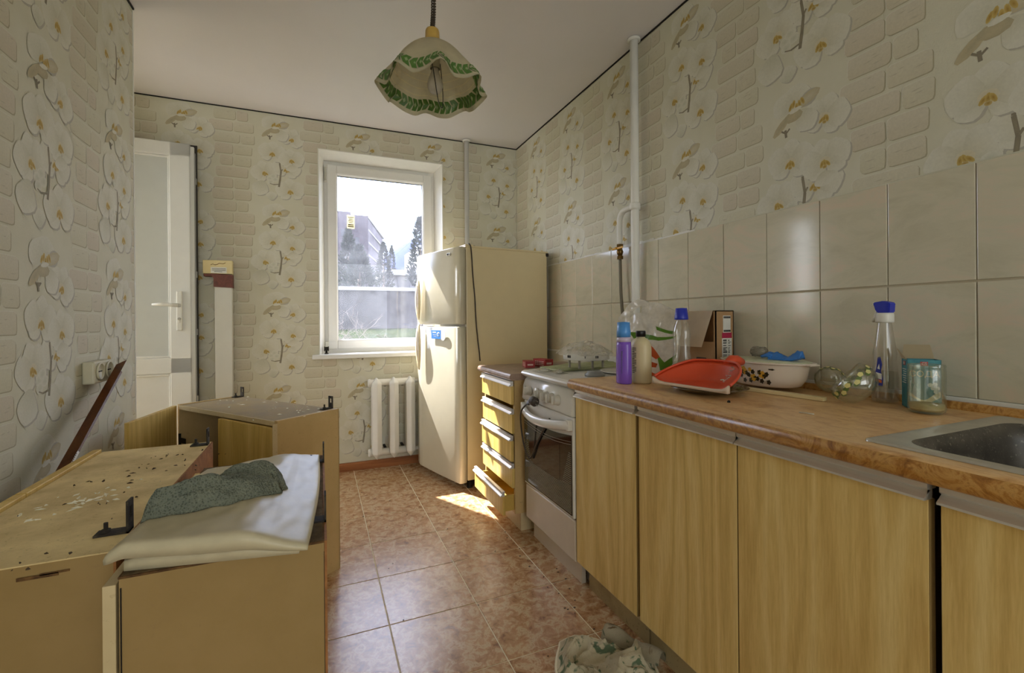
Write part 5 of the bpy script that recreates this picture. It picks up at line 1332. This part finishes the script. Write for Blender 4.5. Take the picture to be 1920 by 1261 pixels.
M['label_blue'] = plain('dark_blue_label', (52, 60, 152), .35); M['orange'] = plain('orange_print', (216, 110, 50), .4)
def on_bottle(a, z, o_=.0008):
    r = .0345+o_ if z < .07 else .0345-(z-.07)*.11+o_
    return Vector((c[0]+r*math.cos(a), c[1]+.9*r*math.sin(a), WZ+z))
def bp(name, mats, poly, par, o_):
    b = MB(); n = len(poly); cu = (sum(p[0] for p in poly)/n, sum(p[1] for p in poly)/n); vs = [on_bottle(*cu, o_)]+[on_bottle(p[0], p[1], o_) for p in poly]; b.add(vs, [(0, 1+k, 1+(k+1) % n) for k in range(n)]); return b.build(name, mats, par, True, normals=False)
A = R(184)
lb_ = bp('label', M['label_blue'], [(A-.28, .052), (A+.30, .05), (A+.34, .07), (A+.18, .09), (A+.26, .11), (A+.1, .132), (A-.16, .13), (A-.22, .1), (A-.32, .08)], sp, .0012)
bp('label_panel', M['white_plastic'], [(A-.24, .072), (A+.26, .068), (A+.24, .084), (A-.22, .088)], lb_, .0019)
bp('label_panel', M['orange'], [(A-.22, .062), (A+.24, .058), (A+.25, .066), (A-.23, .070)], lb_, .0019)
bp('label_panel', M['white_plastic'], [(A-.12, .098), (A+.10, .096), (A+.02, .112)], lb_, .0019)

# soda carton with torn lid, glass jar in front
M['teal'] = burl('teal_soda_carton', [(.3, (32, 96, 110)), (.5, (52, 130, 140)), (.7, (86, 158, 160))], 14, 1, .5); M['card_white'] = plain('raw_card', (206, 190, 156), .85)
sc_ = thing('soda_carton', 'teal baking soda carton with its top torn open, behind the glass jar', 'carton', (1.487, .712, WZ), R(42))
sw, sd_, sh_ = .070, .044, .130
b = MB(); b.box(-sd_/2, -sd_/2+.0012, -sw/2, sw/2, .001, sh_); b.box(sd_/2-.0012, sd_/2, -sw/2, sw/2, .001, sh_); b.box(-sd_/2, sd_/2, -sw/2, -sw/2+.0012, .001, sh_); b.box(-sd_/2, sd_/2, sw/2-.0012, sw/2, .001, sh_); b.box(-sd_/2, sd_/2, -sw/2, sw/2, .001, .0025); b.build('carton_walls', M['teal'], sc_)
b = MB()
b.add([(sd_/2, -sw/2, sh_), (sd_/2, sw/2, sh_), (sd_/2+.004, sw/2-.006, sh_+.038), (sd_/2+.004, -sw/2+.008, sh_+.038)], [(0, 1, 2, 3)]); b.add([(-sd_/2, sw/2, sh_), (sd_/2, sw/2, sh_), (sd_/2-.004, sw/2+.012, sh_+.03), (-sd_/2+.006, sw/2+.02, sh_+.026)], [(0, 1, 2, 3)])
bmesh.ops.solidify(b.bm, geom=b.bm.faces[:], thickness=.001); b.build('torn_flap', M['card_white'], sc_)
txt('СОДА', .0215, face_mat((-sd_/2-.0006, 0, .092), (0, -1, 0), (0, 0, 1)), M['card_white'], 'lettering', sc_)
M['badge_red'] = plain('red_badge', (176, 58, 48), .4)
b = MB(); b.box(-sd_/2-.0008, -sd_/2, -.008, .008, .114, .125); b.box(-.008, .008, sw/2, sw/2+.0008, .114, .125); bd = b.build('badge', M['badge_red'], sc_)
txt('CS', .010, face_mat((-sd_/2-.0012, 0, .1195), (0, -1, 0), (0, 0, 1)), M['white_plastic'], 'badge_lettering', bd)
txt('CS', .009, face_mat((0, sw/2+.0012, .1195), (-1, 0, 0), (0, 0, 1)), M['white_plastic'], 'badge_lettering', bd)
b = MB()
vs = [(-sd_/2-.0006, .033-.066*k/10, .036+.012*math.sin(k*.55+2.2)) for k in range(11)]+[(-sd_/2-.0006, .033-.066*k/10, .026+.010*math.sin(k*.5+2.0)) for k in range(11)]
b.add(vs, [(k, k+1, 12+k, 11+k) for k in range(10)]); b.build('wave_print', plain('cream_wave_print', (214, 200, 158), .5), sc_, normals=False)
b = MB()
for k, (y, z) in enumerate(((-.022, .066), (-.026, .056), (-.018, .056), (-.024, .047), (-.012, .064))):
    b.lathe([(0, 0), (.0055, 0), (.0055, .0004), (0, .0004)], (-sd_/2-.0003, y, z), 10, rot=Vector((-1, 0, 0)).to_track_quat('Z', 'Y').to_matrix(), smooth=False)
b.build('blossom_print', M['white_plastic'], sc_)
b = MB()
for k in range(7): b.box(-.014, .014-(k % 3)*.004, sw/2+.0002, sw/2+.0006, .102-k*.006, .104-k*.006)
b.build('small_print', M['white_plastic'], sc_)
jr = thing('glass_jar', 'clear glass jar with a pale residue at the bottom, in front of the soda carton', 'jar', (1.418, .668, WZ))
b = MB(); b.lathe([(0, .001), (.030, .001), (.036, .006), (.0375, .014), (.0375, .108), (.0365, .116), (.0375, .120), (.0365, .123), (.0345, .12), (.0345, .108), (.0352, .016), (.030, .006), (0, .006)], (1.418, .668, WZ), 36); b.build('jar_wall', M['glass'], jr, True)
b = MB(); b.lathe([(0, .007), (.030, .007), (.0345, .014), (.0345, .024), (0, .0225)], (1.418, .668, WZ), 28); b.build('residue', plain('pale_residue', (196, 182, 136), .8), jr, True)
# tiny bits
b = MB(); b.cyl((1.092, .985, WZ+.0003), (1.092, .985, WZ+.004), .0045, 10); b.cyl((1.092, .985, WZ+.004), (1.092, .985, WZ+.006), .003, 8); o = b.build('screw_cap', M['dark']); tag(o, 'tiny dark screw cap on the worktop in front of the plate', 'cap')
b = MB(); b.tube([(1.13, .80, WZ+.0018), (1.138, .785, WZ+.002), (1.142, .77, WZ+.0016)], .0016, 6); o = b.build('bent_nail', M['steel']); tag(o, 'small bent nail lying on the open part of the worktop', 'nail')

# ------------------------------------------------------------------ on the cooker and the drawer unit
M['red_box'] = plain('red_carton', (168, 46, 50), .5); M['red_print'] = plain('pale_print', (226, 196, 186), .5)
def small_box(label, loc, rz, sx, sy, sz):
    t = thing('small_carton', label, 'box', loc, R(rz), 'small cartons beside the cooker')
    b = MB(); b.box(-sx/2, sx/2, -sy/2, sy/2, .0005, sz, .0008); bx_ = b.build('box_body', M['red_box'], t)
    b = MB(); 
    for k in range(5):
        for q in range(3): b.box(-sx/2-.0006, -sx/2, -sy*.38+k*sy*.15, -sy*.38+k*sy*.15+sy*.1, sz*.2+q*sz*.22, sz*.2+q*sz*.22+sz*.13)
    b.box(-sx*.3, sx*.3, -sy/2-.0006, -sy/2, sz*.35, sz*.6); b.build('box_print', M['red_print'], bx_); return t
small_box('small red and white carton on the old worktop, nearest the fridge', (1.14, 2.47, .832), -14, .055, .105, .038)
small_box('second small red carton lying behind the first one', (1.235, 2.47, .832), 10, .06, .12, .045)
M['green_film'] = thin('pale_green_paper', (190, 194, 146), .5, .2)
b = MB(); b.slab(lambda u, v: Vector((1.06+.41*v, 2.155-.19*u+.012*math.sin(4*v), .866+.010*noise.noise(Vector((u*5, v*6, 1)))+.018*v*(1-u))), lambda u, v: Vector((1.06+.41*v, 2.155-.19*u+.012*math.sin(4*v), .8582)), 26, 22)
o = b.build('paper_sheet', M['green_film']); tag(o, 'pale green crinkled paper spread over the cooker top', 'paper')
M['bubble'] = clear('clear_packet_film', (240, 240, 234), .16, .25, (226, 222, 208), .12, .6)
for (x, y, rz, sx, sy, lab_) in ((1.02, 2.03, 20, .03, .05, 'clear plastic packet of fittings at the front left of the cooker top'), (1.05, 1.93, -10, .03, .045, 'flattened clear plastic packet in the middle of the cooker front')):
    t = thing('clear_packet', lab_, 'packet', (x, y, .858), R(rz), 'clear packets on the cooker')
    b = MB(); b.slab(lambda u, v: Vector(((u-.5)*2*sx, (v-.5)*2*sy, .002+.013*math.sin(math.pi*u)*math.sin(math.pi*v)*(1+.5*noise.noise(Vector((u*6, v*6, x*9)))))), lambda u, v: Vector(((u-.5)*2*sx, (v-.5)*2*sy, .0005)), 14, 14); b.build('packet_film', M['bubble'], t)
    b = MB(); b.box(-.012, .010, -.02, .014, .0015, .008, .002); b.build('plastic_fitting', M['white_plastic'], t)
LB = (1.20, 1.93)
lb = thing('ceiling_light', 'round white ceiling light base lying on the cooker among packing film', 'light', (*LB, .877))
b = MB(); b.lathe([(0, .918), (.108, .918), (.111, .921), (.111, .946), (.108, .949), (0, .949)], (*LB, 0), 48); b.build('base_ring', M['white_plastic'], lb, True)
for a in [R(q) for q in (188, 191, 194, 197, 236, 262, 265, 268)]:
    if True:
        b = MB(); x, y = LB[0]+.1115*math.cos(a), LB[1]+.1115*math.sin(a); b.box(x-.0013, x+.0013, y-.0013, y+.0013, .929, .941); b.build('vent_slot', M['dark'], lb, True)
for a0 in (150, 215, 260, 330):
    b = MB(); b.cyl((LB[0]+.08*math.cos(R(a0)), LB[1]+.08*math.sin(R(a0)), .8772), (LB[0]+.08*math.cos(R(a0)), LB[1]+.08*math.sin(R(a0)), .918), .006, 8); b.build('stand_off', M['steel'], lb, True)
b = MB()
def wrp(u, v):
    a = u*2*math.pi; r = v
    h = .955+.050*(1-r**2.2)+.012*noise.noise(Vector((math.cos(a)*r*3, math.sin(a)*r*3, 2)))*(1)+.0045*noise.noise(Vector((math.cos(a)*r*8, math.sin(a)*r*8, 6)))
    ex = 1.0+.28*max(0, math.sin(a-.2))**2
    return Vector((LB[0]+.125*r*ex*math.cos(a), LB[1]+.14*r*ex*math.sin(a), h-.012*r))
b.grid(wrp, 48, 14); bmesh.ops.remove_doubles(b.bm, verts=b.bm.verts, dist=1e-5)
o = b.build('packing_film', clear('crinkled_clear_film', (248, 246, 242), .16, .26, (250, 246, 236), .1, .6, 16, .3, .7)); tag(o, 'crinkled clear packing film heaped over the round light base', 'film')
b = MB(); b.lathe([(0, .8575), (.10, .8575), (.125, .864), (.128, .868), (.124, .869), (.10, .863), (0, .862)], (1.345, 1.80, 0), 40)
o = b.build('white_plate', M['enamel']); o.location.z = .0006; tag(o, 'white round plate lying at the back of the cooker under the light base', 'plate')

# ------------------------------------------------------------------ towel on the floor
mt, t, bb_ = newmat('worn_terry_towel'); v_ = coords(t)
n_ = noise_n(t, v_, 7, 4); n2 = noise_n(t, v_, 19, 3, .5, 1.5)
c0 = ramp(t, n_, [(.3, L((178, 166, 134))), (.7, L((226, 216, 188)))])
c1 = mixc(t, ramp(t, n2, [(.57, (0, 0, 0)), (.64, (.85, .85, .85))]), c0, L((70, 104, 76)))
n3 = noise_n(t, coords(t, (1, 1, 1)), 8.5, 3, .5, 2); c2 = mixc(t, ramp(t, n3, [(.62, (0, 0, 0)), (.68, (.8, .8, .8))]), c1, L((128, 92, 44)))
t.links.new(c2, bb_.inputs['Base Color']); bb_.inputs['Roughness'].default_value = 1; bb_.inputs['Specular IOR Level'].default_value = .1
bump(t, bb_, noise_n(t, v_, 420, 2), .8, .004); M['terry'] = mt
tw = thing('towel', 'crumpled worn beige terry towel with green print on the tiled floor', 'towel', (.84, 1.2, 0))
def tow(u, v):
    x = .80+.36*(u-.5)*(1.0-.32*v)+.05*v+.02*math.sin(7*v+3*u); y = 1.06+.31*v-.045*u*v+.02*math.sin(6*u)
    e = min(1, min(u, 1-u)*7, min(v, 1-v)*7)
    q = Vector((u*2.6+.35*noise.noise(Vector((u*4, v*4, 7))), v*2.6+.35*noise.noise(Vector((u*4, v*4, 9))), 1.3))
    r1 = (1-abs(noise.noise(q))*1.9); r2 = (1-abs(noise.noise(q*2.3+Vector((3, 1, 0))))*1.8)
    f = .004+.034*max(0, r1)**2.2+.016*max(0, r2)**2+.012*max(0, math.sin(7*v-4*u+1))+.0025*noise.noise(Vector((u*24, v*24, 4)))
    return Vector((x, y, .004+max(.003, f*(.30+.70*e))))
b = MB(); b.slab(tow, lambda u, v: Vector((tow(u, v).x, tow(u, v).y, .0015)), 110, 100); b.build('terry_cloth', M['terry'], tw, True)
b = MB()
for e_ in (0, 1): b.tube([tow(e_, k/30)+Vector((0, 0, .001)) for k in range(31)], .0045, 7)
b.tube([tow(k/30, 1)+Vector((0, 0, .001)) for k in range(31)], .0045, 7)
b.build('hem', plain('towel_hem', (236, 226, 198), .95), tw, True)
def fold(u, v):
    a = math.pi*1.1*v; ax0 = Vector((.90, 1.335, .03)); ax1 = Vector((.985, 1.15, .035)); p = ax0.lerp(ax1, u)
    r = .030*(1-.25*u)+.005*math.sin(9*u)
    return p+Vector((-.9*math.cos(a)*r, -.4*math.cos(a)*r, math.sin(a)*r*1.25-.002))
b = MB(); b.grid(fold, 30, 14); bmesh.ops.solidify(b.bm, geom=b.bm.faces[:], thickness=.006); b.build('raised_fold', M['terry'], tw, True)
# specks on the floor
b = MB(); rnd = random.Random(12)
for k in range(46):
    x, y = rnd.uniform(.2, .9), rnd.uniform(1.25, 3.3)
    if k > 22: x = rnd.uniform(.86, .97); y = rnd.uniform(1.2, 2.3)
    s_ = rnd.uniform(.0015, .004); b.box(x-s_, x+s_, y-s_*.6, y+s_*.6, .0002, .0022)
o = b.build('floor_crumbs', M['crumb']); o['kind'] = 'stuff'; tag(o, 'dark crumbs and grit scattered over the brown floor tiles', 'debris')

# ------------------------------------------------------------------ outside the window
M['grass'] = burl('rough_lawn', [(.3, (24, 34, 13)), (.55, (40, 48, 21)), (.75, (56, 54, 34))], 3, .5, 1.0, bmp=.4, spec=0.0)
M['concrete'] = dirty('grey_concrete', (70, 67, 66), (54, 52, 52), .9, 2, .4, .7, .2, 20)
M['pale_concrete'] = plain('pale_concrete', (132, 130, 128), .9)
M['facade'] = dirty('weathered_facade', (98, 92, 96), (76, 70, 76), .9, .35, .4, .65, .1, 4, fine=False)
M['villa'] = plain('pale_render', (128, 126, 128), .9)
M['pane_dark'] = plain('dark_window_pane', (44, 44, 50), .2)
M['needle'] = plain('cypress_green', (38, 46, 36), .95, var=.3, vscale=4); M['needle_blue'] = plain('spruce_green', (46, 54, 48), .95, var=.3, vscale=4)
M['bark'] = plain('grey_bark', (96, 82, 70), .95); M['twig'] = plain('pale_twigs', (112, 100, 92), .95)
M['hill'] = burl('hazy_hill', [(.3, (40, 52, 92)), (.7, (54, 66, 108))], .02, .5, 1.0)  # blue of the distance haze is put into the hill colour
def gz(x, y):
    if y < 18.35: return -.35+(y-4)*.098+.05*noise.noise(Vector((x*.3, y*.3, 0)))
    return 2.35+.025*(y-18.3)+.3*noise.noise(Vector((x*.06, y*.06, 2)))
b = MB(); b.grid(lambda u, v: Vector((-30+75*u, 4.0+14.3*v, gz(-30+75*u, 4.0+14.3*v))), 60, 24)
b.grid(lambda u, v: Vector((-40+110*u, 18.45+110*v, gz(-40+110*u, 18.45+110*v))), 40, 40)
gr = b.build('ground_outside', M['grass']); struct(gr)
rw = thing('retaining_wall', 'long dark concrete retaining wall with pale coping across the lawn', 'wall', (2, 18.4, 1))
b = MB(); b.box(-14, 26, 18.25, 18.55, .6, 2.28); b.build('wall_face', M['concrete'], rw, True)
b = MB(); b.box(-14, 26, 18.15, 18.65, 2.28, 2.42); b.build('coping', M['pale_concrete'], rw, True)
b = MB(); b.box(-14, 26, 16.2, 16.35, .75, 1.28); b.build('lower_step', M['concrete'], rw, True)
# villa on the right
vl_ = thing('villa', 'low pale flat-roofed house beyond the retaining wall', 'house', (6.4, 30, 2.6))
p = onY(729, 535, 30); q = onY(760, 500, 30)
zb, zt = 2.5, onY(740, 507, 30).z
b = MB(); b.box(p.x, p.x+9, 30, 37, 1.9, zt-.35); b.build('house_wall', M['villa'], vl_, True)
b = MB(); b.box(p.x-.3, p.x+9.4, 29.3, 37.3, zt-.35, zt); b.build('flat_roof', M['pale_concrete'], vl_, True)
b = MB(); b.box(p.x+2.2, p.x+9, 31.5, 37, zt, zt+2.0); b.build('upper_floor', M['villa'], vl_, True)
for k in range(4):
    b = MB(); b.box(p.x+.55+k*1.9, p.x+1.35+k*1.9, 29.93, 30.05, 3.2, 4.4); b.build('window', M['pane_dark'], vl_, True)
# big apartment block on the left, stepped
bld = thing('apartment_block', 'tall weathered apartment block beyond the trees', 'building', (7, 72, 2))
a_ = onY(631, 395, 66); c_ = onY(652, 395, 66); d_ = onY(658, 402, 72); e_ = onY(690, 402, 72); f_ = onY(708, 440, 88)
blocks = [(a_.x-6, c_.x+.4, 66, 84, a_.z), (c_.x, e_.x, 72, 88, d_.z)]
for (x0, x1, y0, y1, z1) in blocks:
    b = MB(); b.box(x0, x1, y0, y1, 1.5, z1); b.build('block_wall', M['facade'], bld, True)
    n = max(1, int((x1-x0)/1.9))
    for fl in range(int((z1-4)/1.9)):
        for k in range(n):
            xx = x0+(k+.5)*(x1-x0)/n
            if bld.get('_w') is None:
                w = MB(); w.box(-.32, .32, -.06, .06, -.5, .5); o = w.build('window', M['pane_dark'], bld); win_me = o.data; bld['_w'] = 1
            else:
                o = bpy.data.objects.new('window', win_me); C.objects.link(o); o.parent = bld
            o.location = Vector((xx, y0, 3.6+fl*1.9))-bld.location
b = MB()
vs = [(e_.x, 72, 1.5), (f_.x+1.2, 90, 1.5), (f_.x-3, 92, 1.5), (e_.x-3, 74, 1.5)]
b.prism([(v[0], v[1]) for v in vs], 'z', 1.5, e_.z-.6); b.build('side_wing', M['facade'], bld, True)
for fl in range(8):
    b = MB(); b.prism([(e_.x+.02, 72.1), (f_.x+1.45, 90), (f_.x+1.0, 90), (e_.x-.3, 72.2)], 'z', 3.4+fl*1.9, 3.7+fl*1.9); b.build('balcony_band', M['pale_concrete'], bld, True)
del bld['_w']
def conifer(label, px, ytop, Y, r, seed, mat_, base=None):
    tp = onY(px, ytop, Y); z0 = gz(tp.x, Y)-.1 if base is None else base; h = tp.z-z0
    t = thing('conifer', label, 'tree', (tp.x, Y, z0)); rnd = random.Random(seed)
    b = MB(); b.cyl((0, 0, 0), (0, 0, h*.6), r*.12, 8, r1=r*.05); b.build('trunk', M['bark'], t)
    b = MB(); n = 1100
    for k in range(n):
        u = rnd.random()**.8; z = h*(.06+.94*u); rr_ = r*min(1, u*8)*(1-u)**.75*(.55+.5*rnd.random())+.01*r
        a = rnd.uniform(0, 6.283); p = Vector((rr_*math.cos(a), rr_*math.sin(a), z)); l = r*rnd.uniform(.12, .28)
        d = Vector((math.cos(a), math.sin(a), rnd.uniform(.3, 1.6))).normalized(); s_ = d.orthogonal().normalized()*l*.35; q_ = d.cross(s_).normalized()*l*.3
        b.add([p-s_, p+s_, p+d*l, p+q_-d*l*.3], [(0, 1, 2), (0, 2, 3), (1, 3, 2), (0, 3, 1)])
    o = b.build('foliage', mat_, t, normals=False); o['kind'] = 'stuff'
conifer('tall dark cypress in front of the apartment block, leftmost in the window', 653, 428, 34, 1.0, 1, M['needle'])
conifer('bushy spruce beside the leftmost cypress, under the apartment block', 673, 462, 30, 1.15, 2, M['needle_blue'])
conifer('broad dark cypress standing alone before the blue hill', 719, 454, 27, .62, 3, M['needle'])
conifer('slim far cypress between the broad cypress and the pale house', 734, 460, 40, .62, 4, M['needle'])
conifer('tall ragged tree at the right edge of the window beside the fridge', 787, 408, 22, .75, 5, M['needle_blue'])
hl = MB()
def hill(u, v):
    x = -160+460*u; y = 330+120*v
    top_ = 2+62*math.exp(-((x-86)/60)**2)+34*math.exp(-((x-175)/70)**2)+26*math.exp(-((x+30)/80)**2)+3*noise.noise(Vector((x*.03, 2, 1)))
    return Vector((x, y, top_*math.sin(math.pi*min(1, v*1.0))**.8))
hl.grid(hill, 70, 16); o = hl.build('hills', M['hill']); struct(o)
# bare thicket in front of the wall
bs = thing('bare_shrub', 'bare pale twiggy shrub at the lower left of the window', 'shrub', (.85, 8.6, gz(.85, 8.6)))
b = MB(); rnd = random.Random(21)
def branch(p, d, l, r, lev):
    pts = [p]; 
    for k in range(4):
        d = (d+Vector((rnd.gauss(0, .22), rnd.gauss(0, .22), rnd.gauss(.02, .15)))).normalized(); pts.append(pts[-1]+d*l/4)
    b.tube(pts, [1.5*r*(1-.18*k) for k in range(5)], 4)
    if lev:
        for k in range(rnd.randint(3, 4)): branch(pts[rnd.randint(1, 4)], (d+Vector((rnd.gauss(0, .7), rnd.gauss(0, .7), rnd.gauss(.1, .5)))).normalized(), l*rnd.uniform(.5, .8), r*.55, lev-1)
for k in range(7): branch(Vector((rnd.uniform(-.7, .7), rnd.uniform(-.4, .4), 0)), Vector((rnd.gauss(0, .45), rnd.gauss(0, .3), 1)).normalized(), rnd.uniform(.5, .8), .009, 3)
b.build('twigs', M['twig'], bs)
